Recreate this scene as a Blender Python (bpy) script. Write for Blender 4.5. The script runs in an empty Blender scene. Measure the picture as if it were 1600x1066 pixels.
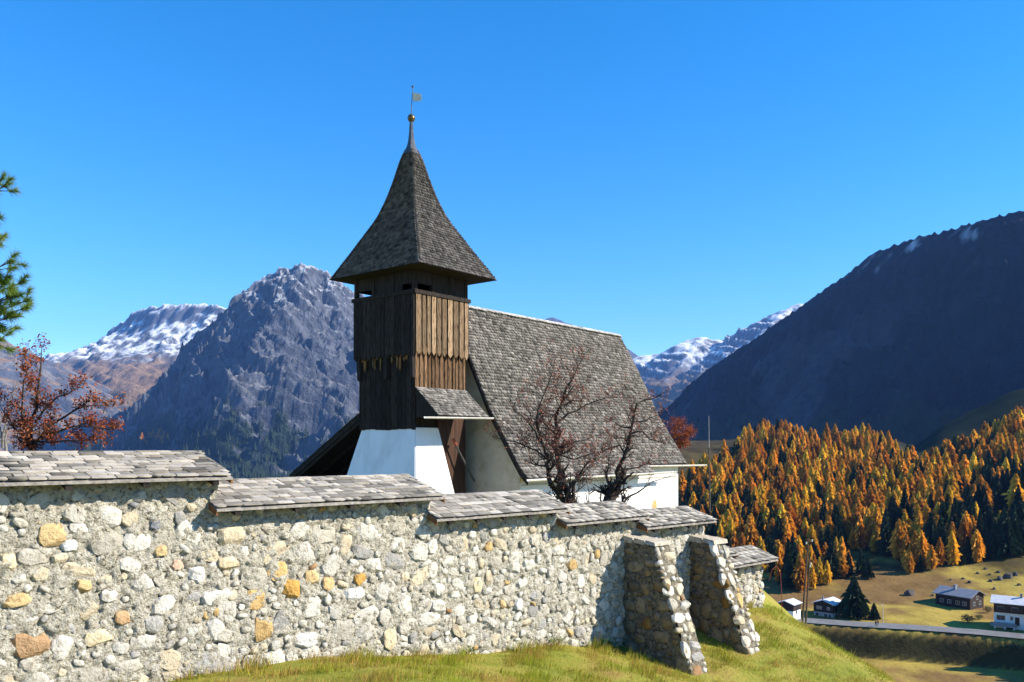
import bpy, bmesh, math, random
import numpy as np
from mathutils import Vector, Matrix
R = math.radians
rng = np.random.default_rng(7)
random.seed(7)
scene = bpy.context.scene
COL = scene.collection

# ------------------------------------------------------------------ camera, sky, sun, exposure
F = 1300.0; HZ = 695.0                       # focal length and horizon row in photo pixels
cam_d = bpy.data.cameras.new('camera'); cam = bpy.data.objects.new('camera', cam_d); COL.objects.link(cam)
cam.location = (0, 0, 0); cam.rotation_euler = (R(90), 0, 0)
cam_d.sensor_width = 36; cam_d.lens = F / 1600 * 36; cam_d.shift_y = (HZ - 533) / 1600
cam_d.clip_start = 0.1; cam_d.clip_end = 40000
scene.camera = cam
SUN_EL = R(33); SUN_H = Vector((0.99, -0.12, 0)).normalized()
SUN = Vector((SUN_H.x * math.cos(SUN_EL), SUN_H.y * math.cos(SUN_EL), math.sin(SUN_EL)))
world = bpy.data.worlds.new('World'); scene.world = world; world.use_nodes = True
wn = world.node_tree; wn.nodes.clear()
sky = wn.nodes.new('ShaderNodeTexSky'); sky.sky_type = 'NISHITA'; sky.sun_disc = False
sky.sun_elevation = SUN_EL; sky.sun_rotation = math.atan2(SUN_H.x, SUN_H.y)
sky.altitude = 1900; sky.air_density = 1.0; sky.dust_density = 0.2; sky.ozone_density = 2.5
hs = wn.nodes.new('ShaderNodeHueSaturation'); hs.inputs['Saturation'].default_value = 1.4
bg = wn.nodes.new('ShaderNodeBackground'); bg.inputs['Strength'].default_value = 0.13
wo = wn.nodes.new('ShaderNodeOutputWorld')
wn.links.new(sky.outputs[0], hs.inputs['Color']); wn.links.new(hs.outputs[0], bg.inputs['Color']); wn.links.new(bg.outputs[0], wo.inputs['Surface'])
sd = bpy.data.lights.new('sun', 'SUN'); sd.energy = 5.0; sd.angle = R(0.5); sd.color = (1.0, 0.92, 0.78)
so = bpy.data.objects.new('sun', sd); COL.objects.link(so); so.rotation_euler = SUN.to_track_quat('Z', 'Y').to_euler(); so.location = (30, -10, 40)
vs = scene.view_settings; vs.view_transform = 'Standard'; vs.look = 'None'; vs.exposure = 1.15; vs.gamma = 1.0; vs.use_curve_mapping = False
scene.cycles.max_bounces = 5; scene.cycles.diffuse_bounces = 1; scene.cycles.transparent_max_bounces = 4; scene.cycles.volume_bounces = 0

def px(u, v, Y):
    return Vector(((u - 800) / F * Y, Y, (HZ - v) / F * Y))

# ------------------------------------------------------------------ noise
_perm = np.random.default_rng(3).permutation(512); _perm = np.concatenate([_perm, _perm, _perm])
_ang = np.random.default_rng(4).random(512) * 2 * np.pi
def pnoise(x, y):
    x = np.asarray(x, float); y = np.asarray(y, float)
    xi = np.floor(x).astype(int); yi = np.floor(y).astype(int); xf = x - xi; yf = y - yi
    xi &= 511; yi &= 511; x1 = (xi + 1) & 511; y1 = (yi + 1) & 511
    def g(ix, iy, dx, dy):
        a = _ang[_perm[_perm[ix] + iy]]
        return np.cos(a) * dx + np.sin(a) * dy
    u = xf * xf * xf * (xf * (xf * 6 - 15) + 10); v = yf * yf * yf * (yf * (yf * 6 - 15) + 10)
    a = g(xi, yi, xf, yf); b = g(x1, yi, xf - 1, yf); c = g(xi, y1, xf, yf - 1); d = g(x1, y1, xf - 1, yf - 1)
    return (a + (b - a) * u) * (1 - v) + (c + (d - c) * u) * v
def fbm(x, y, o=5, lac=2.03, gain=.5):
    s = 0; a = 1.0
    for i in range(o):
        s = s + a * pnoise(x + 17.3 * i, y - 9.1 * i); x = x * lac; y = y * lac; a *= gain
    return s
def ridged(x, y, o=5, gain=.5):
    s = 0; a = 1.0; w = 1.0
    for i in range(o):
        n = 1 - np.abs(pnoise(x + 31.7 * i, y + 13.9 * i)) * 1.9
        n = np.clip(n, 0, 1) ** 2 * w; w = np.clip(n * 1.6, 0, 1)
        s = s + a * n; x = x * 2.1; y = y * 2.1; a *= gain
    return s
def sstep(a, b, x):
    t = np.clip((np.asarray(x, float) - a) / (b - a), 0, 1); return t * t * (3 - 2 * t)

# ------------------------------------------------------------------ objects
def mesh(name, V, Fc, cols=None, smooth=False):
    me = bpy.data.meshes.new(name)
    V = np.asarray(V, float)
    if isinstance(Fc, np.ndarray):
        n, k = Fc.shape
        me.vertices.add(len(V)); me.vertices.foreach_set('co', V.ravel())
        me.loops.add(n * k); me.loops.foreach_set('vertex_index', Fc.ravel().astype(np.int32))
        me.polygons.add(n); me.polygons.foreach_set('loop_start', np.arange(0, n * k, k, dtype=np.int32))
        me.update(calc_edges=True)
    else:
        me.from_pydata([tuple(v) for v in V], [], [tuple(f) for f in Fc]); me.update()
    if cols is not None:
        c = np.ones((len(V), 4), np.float32); c[:, :3] = cols
        me.attributes.new('Col', 'FLOAT_COLOR', 'POINT').data.foreach_set('color', c.ravel())
    if smooth:
        me.polygons.foreach_set('use_smooth', np.ones(len(me.polygons), bool))
    return me
def link(name, data, mat=None, parent=None, **kw):
    o = bpy.data.objects.new(name, data); COL.objects.link(o)
    if mat is not None and data is not None and len(data.materials) == 0: data.materials.append(mat)
    if parent is not None:
        o.parent = parent; o.matrix_parent_inverse = wmat(parent).inverted()
    for k, v in kw.items(): o[k] = v
    return o
def wmat(o):
    m = o.matrix_basis.copy()
    return m if o.parent is None else wmat(o.parent) @ o.matrix_parent_inverse @ m
def thing(name, label, cat, loc=(0, 0, 0), group=None):
    o = bpy.data.objects.new(name, None); COL.objects.link(o); o.location = loc; o.empty_display_size = .2
    o['label'] = label; o['category'] = cat
    if group: o['group'] = group
    return o
def tag(o, label, cat, group=None):
    o['label'] = label; o['category'] = cat
    if group: o['group'] = group
    return o
class MB:
    def __init__(s): s.V = []; s.F = []; s.C = []; s.c = None
    def add(s, pts, faces):
        b = len(s.V); s.V += [tuple(p) for p in pts]; s.F += [tuple(i + b for i in f) for f in faces]
        if s.c is not None: s.C += [tuple(s.c)] * len(pts)
        return s
    def hexa(s, p):   # 4 bottom then 4 top, same order
        return s.add(p, [(3, 2, 1, 0), (4, 5, 6, 7), (0, 1, 5, 4), (1, 2, 6, 5), (2, 3, 7, 6), (3, 0, 4, 7)])
    def box(s, Fm, a0, a1, b0, b1, z0, z1):
        return s.hexa([Fm(a0, b0, z0), Fm(a1, b0, z0), Fm(a1, b1, z0), Fm(a0, b1, z0), Fm(a0, b0, z1), Fm(a1, b0, z1), Fm(a1, b1, z1), Fm(a0, b1, z1)])
    def prism(s, front, back):
        n = len(front)
        return s.add(list(front) + list(back), [tuple(range(n)), tuple(range(2 * n - 1, n - 1, -1))] + [(i, i + n, (i + 1) % n + n, (i + 1) % n) for i in range(n)])
    def tube(s, p0, p1, r0, r1, n=6, cap=True):
        p0 = Vector(p0); p1 = Vector(p1); d = (p1 - p0)
        if d.length < 1e-6: return s
        d.normalize(); x = d.orthogonal().normalized(); y = d.cross(x)
        ring = lambda p, r: [p + (x * math.cos(2 * math.pi * i / n) + y * math.sin(2 * math.pi * i / n)) * r for i in range(n)]
        f = [(i, (i + 1) % n, (i + 1) % n + n, i + n) for i in range(n)]
        if cap: f += [tuple(range(n - 1, -1, -1)), tuple(range(n, 2 * n))]
        return s.add(ring(p0, r0) + ring(p1, r1), f)
    def lathe(s, c, prof, n=12):   # prof: (radius, z)
        c = Vector(c); pts = []; f = []
        for r, z in prof: pts += [c + Vector((r * math.cos(2 * math.pi * i / n), r * math.sin(2 * math.pi * i / n), z)) for i in range(n)]
        for j in range(len(prof) - 1):
            for i in range(n): f.append((j * n + i, j * n + (i + 1) % n, (j + 1) * n + (i + 1) % n, (j + 1) * n + i))
        return s.add(pts, f)
    def data(s, name, smooth=False):
        return mesh(name, s.V, s.F, np.array(s.C) if s.C else None, smooth)
    def build(s, name, mat, parent=None, smooth=False, **kw):
        return link(name, s.data(name, smooth), mat, parent, **kw)
def fixn(o):
    bm = bmesh.new(); bm.from_mesh(o.data); bmesh.ops.recalc_face_normals(bm, faces=bm.faces); bm.to_mesh(o.data); bm.free(); return o

# ------------------------------------------------------------------ materials
def M(name, ramp, scale=5, detail=6, rough=.85, bump=0, bscale=None, bdist=.02, stretch=(1, 1, 1), tint=None, coord='pos', spec=.25, vary=0, metal=0, rot=(0, 0, 0), bdetail=6, trans=0):
    m = bpy.data.materials.new(name); m.use_nodes = True; nt = m.node_tree; N = nt.nodes; L = nt.links
    b = N['Principled BSDF']; b.inputs['Roughness'].default_value = rough; b.inputs['Specular IOR Level'].default_value = spec; b.inputs['Metallic'].default_value = metal
    if coord == 'pos': co = N.new('ShaderNodeNewGeometry').outputs['Position']
    else: co = N.new('ShaderNodeTexCoord').outputs[coord]
    mp = N.new('ShaderNodeMapping'); mp.inputs['Scale'].default_value = stretch; mp.inputs['Rotation'].default_value = rot; L.new(co, mp.inputs['Vector'])
    nz = N.new('ShaderNodeTexNoise'); nz.inputs['Scale'].default_value = scale; nz.inputs['Detail'].default_value = detail; nz.inputs['Roughness'].default_value = .62; L.new(mp.outputs[0], nz.inputs['Vector'])
    cr = N.new('ShaderNodeValToRGB'); e = cr.color_ramp.elements
    while len(e) < len(ramp): e.new(.5)
    for i, (p, c) in enumerate(ramp): e[i].position = p; e[i].color = (*c, 1)
    L.new(nz.outputs['Fac'], cr.inputs['Fac']); out = cr.outputs['Color']
    if tint:
        if tint == 'obj': tc = N.new('ShaderNodeObjectInfo').outputs['Color']
        else:
            at = N.new('ShaderNodeAttribute'); at.attribute_name = 'Col'; tc = at.outputs['Color']
        mx = N.new('ShaderNodeMix'); mx.data_type = 'RGBA'; mx.blend_type = 'MULTIPLY'; mx.inputs['Factor'].default_value = 1
        L.new(out, mx.inputs['A']); L.new(tc, mx.inputs['B']); out = mx.outputs['Result']
    if vary:
        oi = N.new('ShaderNodeObjectInfo'); mr = N.new('ShaderNodeMapRange'); mr.inputs['To Min'].default_value = 1 - vary; mr.inputs['To Max'].default_value = 1 + vary
        L.new(oi.outputs['Random'], mr.inputs['Value']); h = N.new('ShaderNodeHueSaturation'); L.new(mr.outputs[0], h.inputs['Value']); L.new(out, h.inputs['Color']); out = h.outputs[0]
    L.new(out, b.inputs['Base Color'])
    if bump:
        n2 = N.new('ShaderNodeTexNoise'); n2.inputs['Scale'].default_value = bscale or scale * 3; n2.inputs['Detail'].default_value = bdetail; n2.inputs['Roughness'].default_value = .65; L.new(mp.outputs[0], n2.inputs['Vector'])
        bp = N.new('ShaderNodeBump'); bp.inputs['Strength'].default_value = bump; bp.inputs['Distance'].default_value = bdist; L.new(n2.outputs['Fac'], bp.inputs['Height']); L.new(bp.outputs[0], b.inputs['Normal'])
    if trans:
        tr = N.new('ShaderNodeBsdfTranslucent'); L.new(out, tr.inputs['Color']); ms = N.new('ShaderNodeMixShader'); ms.inputs[0].default_value = trans
        L.new(b.outputs[0], ms.inputs[1]); L.new(tr.outputs[0], ms.inputs[2]); L.new(ms.outputs[0], N['Material Output'].inputs['Surface'])
    return m
g3 = lambda v, r=1, b=1: (v * r, v, v * b)
MAT = dict(
    mortar=M('mortar', [(.34, (.07, .062, .048)), (.405, (.36, .325, .25)), (.50, (.54, .50, .40)), (.64, (.64, .61, .53))], 24, 10, .95, 1.0, 40, .07, spec=.1),
    mortar_dark=M('shade_mortar', [(.34, (.05, .042, .03)), (.42, (.17, .145, .105)), (.52, (.26, .225, .165)), (.66, (.34, .31, .25))], 20, 10, .95, 1.0, 40, .07, spec=.1),  # browner buttress mortar, darkened to stand in for shade
    stone=M('stone', [(.3, (.35, .32, .28)), (.45, (.82, .80, .76)), (.72, (1.0, 1.0, 1.0))], 11, 10, .9, .9, 30, .035, tint='obj', spec=.2),
    stone_s=M('stone_small', [(.3, (.35, .32, .28)), (.45, (.82, .80, .76)), (.72, (1.0, 1.0, 1.0))], 11, 10, .9, .9, 30, .035, tint='attr', spec=.2),
    shingle=M('shingle', [(.3, (.6, .58, .56)), (.5, (.85, .85, .84)), (.7, (1, 1, 1))], 10, 8, .8, .5, 40, .008, tint='obj', stretch=(1, 1, 1), spec=.2),
    shingle_s=M('shingle_mass', [(.3, (.45, .44, .43)), (.5, (.8, .8, .8)), (.7, (1, 1, 1))], 4, 8, .8, .4, 25, .01, tint='attr', spec=.2),
    dark=M('dark_timber', [(.3, (.012, .010, .009)), (.7, (.045, .038, .034))], 6, 6, .9, .4, 20, .01, stretch=(3, 3, .3), spec=.1),
    plank=M('weathered_plank', [(.36, (.12, .10, .09)), (.46, (.55, .5, .46)), (.66, (1, .95, .9))], 9, 10, .9, .7, 22, .015, stretch=(3, 3, .35), tint='obj', spec=.1),
    oldwood=M('grey_wood', [(.3, (.12, .11, .10)), (.7, (.36, .33, .29))], 8, 6, .85, .4, 30, .01, stretch=(2, 2, 2)),
    fresh=M('brown_wood', [(.3, (.10, .045, .018)), (.7, (.26, .13, .055))], 5, 6, .8, .3, 30, .01, stretch=(1, 1, 1)),
    door=M('door_wood', [(.3, (.02, .009, .005)), (.7, (.075, .032, .016))], 5, 7, .7, .3, 20, .01, stretch=(4, 4, .3)),
    white=M('white_plaster', [(.3, (.66, .65, .63)), (.5, (.78, .775, .76)), (.8, (.84, .84, .83))], 1.3, 9, .9, .5, 5, .04, spec=.15, stretch=(1, 1, .5)),
    cream=M('cream_plaster', [(.3, (.36, .31, .22)), (.5, (.50, .45, .35)), (.75, (.58, .53, .43))], 1.8, 9, .95, .4, 12, .02, spec=.1),
    ochre=M('ochre_paint', [(.3, (.45, .25, .09)), (.7, (.6, .36, .15))], 6, 5, .9),
    gutter=M('pale_wood', [(.3, (.42, .40, .37)), (.7, (.72, .70, .66))], 6, 6, .8, .3, 25, .01),
    metal=M('lead_metal', [(.3, (.05, .055, .06)), (.7, (.16, .17, .18))], 3, 4, .4, metal=.5, spec=.5),
    iron=M('dark_iron', [(.3, (.02, .02, .022)), (.7, (.06, .055, .05))], 6, 4, .6, spec=.4),
    vane=M('weathered_sheet', [(.3, (.45, .40, .28)), (.7, (.78, .74, .6))], 12, 5, .6, spec=.4),
    brass=M('dull_brass', [(.3, (.07, .05, .02)), (.7, (.22, .17, .08))], 8, 4, .35, metal=.7, spec=.5),
    red=M('red_iron', [(.3, (.18, .03, .02)), (.7, (.30, .07, .04))], 8, 4, .6),
    bark=M('rowan_bark', [(.3, (.018, .013, .009)), (.7, (.07, .055, .042))], 14, 6, .9, .5, 40, .01),
    barkg=M('grey_bark', [(.3, (.10, .09, .08)), (.7, (.25, .23, .21))], 14, 6, .9, .4, 40, .01),
    berry=M('rowan_berries', [(.3, (.19, .055, .035)), (.7, (.36, .14, .09))], 3, 3, .7, trans=.2),
    leafred=M('red_leaves', [(.3, (.13, .022, .012)), (.55, (.28, .07, .028)), (.75, (.36, .15, .05))], 2.5, 4, .7, trans=.3),
    needle=M('pine_needles', [(.3, (.06, .13, .015)), (.55, (.16, .24, .03)), (.75, (.40, .36, .05))], 2.2, 4, .6, trans=.3),
    larch=M('larch_needles', [(.3, (.60, .24, .022)), (.55, (.84, .41, .04)), (.8, (.90, .55, .08))], .12, 3, .8, tint='attr', vary=.28, trans=.25),
    larchm=M('larch_mass', [(.3, (.60, .24, .022)), (.55, (.84, .41, .04)), (.8, (.90, .55, .08))], .06, 3, .8, tint='attr', trans=.25),
    spruce=M('spruce_needles', [(.3, (.008, .018, .008)), (.7, (.024, .045, .018))], .5, 4, .85, vary=.25, trans=.1),
    trunk=M('trunk_bark', [(.3, (.05, .035, .025)), (.7, (.12, .09, .07))], 3, 5, .9),
    grass=M('grass_blades', [(.28, (.19, .23, .022)), (.42, (.34, .34, .045)), (.55, (.46, .39, .09)), (.72, (.47, .30, .10))], .8, 7, .8, tint='attr', trans=.35, spec=.15),
    turf=M('turf', [(.25, (.08, .09, .015)), (.42, (.20, .21, .03)), (.56, (.28, .24, .05)), (.74, (.24, .145, .05))], 1.1, 9, .95, .8, 14, .06, spec=.1),
    weed=M('weed_leaves', [(.3, (.03, .10, .015)), (.7, (.10, .24, .04))], 6, 4, .6, trans=.25),
    terr=M('terrain', [(.28, (.55, .5, .42)), (.5, (.9, .88, .82)), (.75, (1.15, 1.1, 1.0))], .09, 10, .95, .8, .5, .5, tint='attr', spec=.05),
    mount=M('mountain_rock', [(.28, (.5, .5, .52)), (.5, (.9, .9, .9)), (.72, (1.2, 1.18, 1.15))], .03, 13, .95, 1.0, .07, 11.0, tint='attr', spec=.05, bdetail=10),
    asphalt=M('asphalt', [(.3, (.11, .11, .115)), (.7, (.19, .19, .195))], .35, 9, .9, spec=.2),
    rock=M('boulder_rock', [(.3, (.03, .028, .026)), (.7, (.11, .10, .09))], .8, 6, .9, .5, 3, .1),
    roofgrey=M('sheet_roof', [(.3, (.42, .43, .46)), (.7, (.56, .57, .60))], .8, 4, .6, spec=.3),
    roofdark=M('slate_roof', [(.3, (.15, .16, .19)), (.7, (.24, .25, .28))], .8, 4, .6, spec=.3),
    chalet=M('chalet_timber', [(.3, (.035, .018, .010)), (.7, (.11, .055, .028))], 1.2, 5, .85, stretch=(1, 1, 5)),
    chaletd=M('dark_chalet_timber', [(.3, (.014, .009, .008)), (.7, (.045, .028, .022))], 1.2, 5, .85, stretch=(1, 1, 5)),
    grey_pl=M('grey_plaster', [(.3, (.25, .25, .25)), (.7, (.36, .36, .36))], .8, 5, .9),
    glass=M('window_glass', [(.3, (.01, .012, .016)), (.7, (.03, .035, .045))], 1, 2, .12, spec=.6),
    skin=M('skin', [(.3, (.45, .28, .2)), (.7, (.5, .32, .24))], 3, 2, .6),
    cloth1=M('navy_cloth', [(.3, (.015, .018, .03)), (.7, (.03, .035, .05))], 5, 3, .9),
    cloth2=M('black_cloth', [(.3, (.01, .01, .01)), (.7, (.025, .022, .02))], 5, 3, .9),
    pole=M('pole_wood', [(.3, (.05, .035, .025)), (.7, (.14, .10, .075))], 4, 5, .9, stretch=(3, 3, .3)),
    porcelain=M('insulator', [(.3, (.6, .6, .58)), (.7, (.75, .75, .72))], 5, 2, .3),
)

# ------------------------------------------------------------------ ground shape
WO = (-4.033, 10.209); WA = (.745, .667); WQ = (.667, -.745)          # wall face origin, along, outward
def Wl(t, q, z): return Vector((WO[0] + WA[0] * t + WQ[0] * q, WO[1] + WA[1] * t + WQ[1] * q, z))
BASE_T = [-12, -.13, 1.87, 4.08, 6.31, 8.25, 10.3, 12.2, 13.57, 18]; BASE_Z = [-2.7, -2.88, -2.9, -3.27, -3.47, -3.8, -3.74, -3.56, -3.76, -4.6]
def base(t): return np.interp(t, BASE_T, BASE_Z)
PLAT = [(6.3, 19.6), (8.1, 15.6), (9.6, 10), (11.5, 0), (12, -20), (-70, -20), (-70, 70), (-15, 62), (6, 54), (8.4, 48), (8.8, 42), (6.6, 35), (4.6, 29), (4.2, 23.5)]
def plat_d(x, y):
    d = np.full(np.shape(x), 1e9); inside = np.zeros(np.shape(x), bool); n = len(PLAT)
    for i in range(n):
        (ax, ay), (bx, by) = PLAT[i], PLAT[(i + 1) % n]
        ex, ey = bx - ax, by - ay; t = np.clip(((x - ax) * ex + (y - ay) * ey) / (ex * ex + ey * ey), 0, 1)
        d = np.minimum(d, np.hypot(x - ax - t * ex, y - ay - t * ey))
        c = ((ay > y) != (by > y)); xi = (bx - ax) * (y - ay) / (by - ay + 1e-12) + ax
        inside ^= c & (x < xi)
    return np.where(inside, -d, d)
def hz(x, y):
    x = np.asarray(x, float); y = np.asarray(y, float)
    rx = x - WO[0]; ry = y - WO[1]; t = rx * WA[0] + ry * WA[1]; q = rx * WQ[0] + ry * WQ[1]
    s = np.interp(t, [-6, 0, 4, 8, 10.3, 13, 16], [.125, .125, 0, -.15, -.23, -.33, -.36])
    zo = base(t) + s * np.maximum(q, 0)
    zi = np.minimum(base(np.clip(t, -9, 9)), -3.1) * sstep(-1, -4, q) + base(np.clip(t, -9, 14)) * (1 - sstep(-1, -4, q))
    z = np.where(q > 0, zo, zi) + .05 * fbm(x * .7, y * .7, 4)
    d = plat_d(x, y) + .25 * pnoise(x * .5, y * .5)
    dd = np.maximum(d + .6, 0)
    return z - .92 * (np.sqrt(dd * dd + .5) - .7071)
ROAD = [(-200, 262), (20, 250), (60, 246), (85.7, 239.5), (99, 234.5), (113.6, 230), (126, 225), (135, 220), (200, 190), (320, 120), (500, 0)]
RX = [p[0] for p in ROAD]; RY = [p[1] for p in ROAD]
def vz(x, y):
    x = np.asarray(x, float); y = np.asarray(y, float)
    d = y - np.interp(x, RX, RY)
    prof = np.interp(d, [-400, -60, -9.0, -4.2, 4.2, 10, 40, 80, 155, 355, 480, 560, 700, 1500], [-64, -60, -58, -51, -51, -50.9, -50.2, -45.5, -33, -6, 2, 3, -6, -40])
    k = x / np.maximum(y, 60)
    w = sstep(.10, .19, k); prof = prof + 42 * sstep(.46, .64, k) * sstep(260, 560, d)
    prof = prof + sstep(300, 480, d) * (11 * np.exp(-((k - .325) / .035) ** 2) - 7 * np.exp(-((k - .485) / .02) ** 2) + 5 * np.exp(-((k - .41) / .02) ** 2))
    z = prof * w + (-85) * (1 - w)
    amp = sstep(8, 60, d) * 1.2 + sstep(200, 500, d) * 2.5 + .25
    return z + amp * fbm(x / 45, y / 45, 4) + sstep(60, 250, d) * 4 * pnoise(x / 120, y / 120) * w
def ground(name, xs, ys, zf, mat, colf=None):
    X, Y = np.meshgrid(xs, ys); Z = zf(X, Y); nx, ny = len(xs), len(ys)
    V = np.stack([X, Y, Z], -1).reshape(-1, 3); i = np.arange(nx * ny).reshape(ny, nx)
    Fc = np.stack([i[:-1, :-1], i[:-1, 1:], i[1:, 1:], i[1:, :-1]], -1).reshape(-1, 4)
    return link(name, mesh(name, V, Fc, colf(X, Y, Z).reshape(-1, 3) if colf else None, True), mat, None, kind='structure')
def mixc(a, b, w): return np.asarray(a)[None, None] * (1 - w[..., None]) + np.asarray(b)[None, None] * w[..., None] if np.ndim(a) == 1 else a * (1 - w[..., None]) + np.asarray(b)[None, None] * w[..., None]

xs = np.concatenate([np.arange(-70, -9, 1.2), np.arange(-9, 11, .16), np.arange(11, 75, 1.0)])
ys = np.concatenate([np.arange(-20, 5, 1.0), np.arange(5, 22, .16), np.arange(22, 115, 1.2)])
ground('hill_ground', xs, ys, lambda x, y: np.maximum(hz(x, y), -62), MAT['turf'])

# ------------------------------------------------------------------ mountains: height fields grown from ridge lines
def P3(pts): return [tuple(px(u, v, Y)) for u, v, Y in pts]
def ridge_field(X, Y, ridges, warp=40, rib=.28, riblen=70, seed=0, base_noise=18, cliff=0, cliffw=100):
    wx = X + warp * fbm(X / 260 + seed, Y / 260, 4); wy = Y + warp * fbm(X / 260 - 5.2, Y / 260 + seed, 4)
    wx = wx + warp * .45 * pnoise(X / 75 + 3, Y / 75 + seed); wy = wy + warp * .45 * pnoise(X / 75 - 8, Y / 75 + seed)
    H = np.full(X.shape, -1e9)
    for pts, slope, amp in ridges:
        s0 = 0.
        for (ax, ay, az), (bx, by, bz) in zip(pts[:-1], pts[1:]):
            ex, ey = bx - ax, by - ay; l = math.hypot(ex, ey)
            t = np.clip(((wx - ax) * ex + (wy - ay) * ey) / (l * l), 0, 1)
            dx = wx - ax - t * ex; dy = wy - ay - t * ey; d = np.hypot(dx, dy)
            side = np.sign(dx * ey - dy * ex); ang = np.arctan2(dy, dx)
            sc = s0 + t * l + np.where((t <= 0) | (t >= 1), ang * d * .6, 0)
            g = ridged(sc / riblen + side * 7.3 + seed, d / (riblen * 4) + seed, 4) - .6
            sl = slope if not isinstance(slope, tuple) else np.where(side > 0, slope[0], slope[1])
            h = az + (bz - az) * t - cliff * (1 - np.exp(-d / cliffw)) - sl * d * (1 - .12 * np.tanh(d / 600)) + g * np.minimum(d * rib, riblen * .55) * amp
            H = np.maximum(H, h); s0 += l
    H = H + base_noise * (ridged(X / 90 + seed, Y / 90, 5) - .7) * .8 + base_noise * .9 * (ridged(X / 34 + seed * 2, Y / 34, 4) - .7)
    return H
def slope_of(Z, sx, sy):
    gy, gx = np.gradient(Z, sy, sx); return np.hypot(gx, gy)
ROCK = (.092, .098, .118); SNOW = (.80, .82, .86); TAN = (.25, .165, .10); SCREE = (.19, .185, .18); WOOD = (.022, .035, .018); BROWN = (.12, .075, .04)
def mountain(name, x0, x1, y0, y1, step, ridges, colf, label, crag=False, **kw):
    xs = np.arange(x0, x1, step); ys = np.arange(y0, y1, step)
    def zf(X, Y): return ridge_field(X, Y, ridges, **kw)
    def cf(X, Y, Z): return colf(X, Y, Z, slope_of(Z, step, step))
    o = ground(name, xs, ys, zf, MAT['mount'], cf)
    if crag: o.data.polygons.foreach_set('use_smooth', np.zeros(len(o.data.polygons), bool))
    return o
# the craggy peak left of the tower
def col_left(X, Y, Z, S):
    n = fbm(X / 60, Y / 60, 5); c = np.ones(X.shape + (3,)) * np.array(ROCK)
    c = c * (1 + .22 * np.sin(Z / 9 + 5 * n))[..., None]; c = mixc(c, SCREE, sstep(.95, .6, S + .3 * n) * sstep(500, 250, Z))
    c = mixc(c, SNOW, sstep(330, 680, Z + 170 * n) * sstep(1.5, .7, S + .7 * n) * .55)
    c = mixc(c, WOOD, sstep(130, 40, Z + 90 * n) * sstep(-.1, .12, fbm(X / 130, Y / 130, 4) + .10) * .95)
    return c
A = P3([(90, 720, 4800), (180, 660, 4350), (250, 594, 3950), (300, 545, 3700), (340, 496, 3500), (385, 456, 3330), (420, 423, 3220), (440, 416, 3200), (468, 413, 3200), (505, 420, 3240), (560, 455, 3350), (640, 500, 3500), (760, 570, 3700), (900, 650, 3900)])
B = P3([(450, 414, 3200), (432, 462, 3070), (470, 522, 2900), (478, 575, 2760), (528, 632, 2580), (548, 695, 2430), (600, 770, 2250)])
C = P3([(385, 456, 3250), (372, 560, 3060), (345, 650, 2850), (318, 750, 2600)])
D = P3([(505, 420, 3240), (540, 510, 3060), (580, 600, 2850), (650, 720, 2600)])
E = P3([(432, 462, 3070), (390, 560, 2850), (380, 640, 2680), (340, 740, 2450)])
G = P3([(505, 610, 2680), (480, 690, 2500), (462, 770, 2300)])
mountain('mountain_crag', -2300, -150, 2050, 4300, 6.5, [(A, (1.5, 1.1), 1.0), (B, (1.5, .88), 1.1), (D, (1.35, .9), 1.0), (E, (1.35, .9), 1.0)], col_left, '', crag=True, seed=1.7, warp=34, base_noise=9, riblen=95, rib=.42)
# snowy mountain further left
def col_snow(X, Y, Z, S):
    n = fbm(X / 90, Y / 90, 5); st = pnoise(X / 30, Y / 260)
    c = np.ones(X.shape + (3,)) * np.array(ROCK) * 1.2
    c = mixc(c, SNOW, sstep(470, 620, Z + 120 * n + 90 * st) * sstep(1.25, .75, S + .45 * n))
    c = mixc(c, TAN, sstep(560, 420, Z + 110 * n))
    return c
A = P3([(-60, 640, 7000), (60, 590, 6600), (100, 567, 6450), (150, 532, 6250), (200, 500, 6050), (212, 485, 6000), (250, 477, 5850), (300, 473, 5650), (335, 475, 5550), (420, 520, 5500), (560, 560, 5600)])
B = P3([(250, 500, 5800), (215, 560, 5300), (180, 620, 4900)]); C = P3([(335, 500, 5500), (300, 560, 5100), (280, 640, 4700)])
mountain('mountain_snowy', -4500, -500, 4200, 6900, 16, [(A, .5, .4), (B, .42, .3), (C, .45, .3)], col_snow, '', seed=4.1, warp=60, base_noise=9, riblen=190, cliff=150, cliffw=110)
# tan slopes at the left edge
def col_tan(X, Y, Z, S):
    n = fbm(X / 80, Y / 80, 5); c = np.ones(X.shape + (3,)) * np.array(SCREE)
    c = mixc(c, TAN, sstep(-.25, .2, n + .15)); return mixc(c, ROCK, sstep(.75, 1.0, S + .3 * n))
A = P3([(-200, 470, 4300), (-80, 500, 4300), (0, 528, 4300), (30, 545, 4300), (60, 566, 4350), (110, 600, 4400), (170, 628, 4500), (260, 690, 4600)])
mountain('mountain_tan_slope', -4200, -1200, 3300, 5000, 13, [(A, .62, .8)], col_tan, '', seed=8.3, warp=40, base_noise=3, riblen=100)
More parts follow.
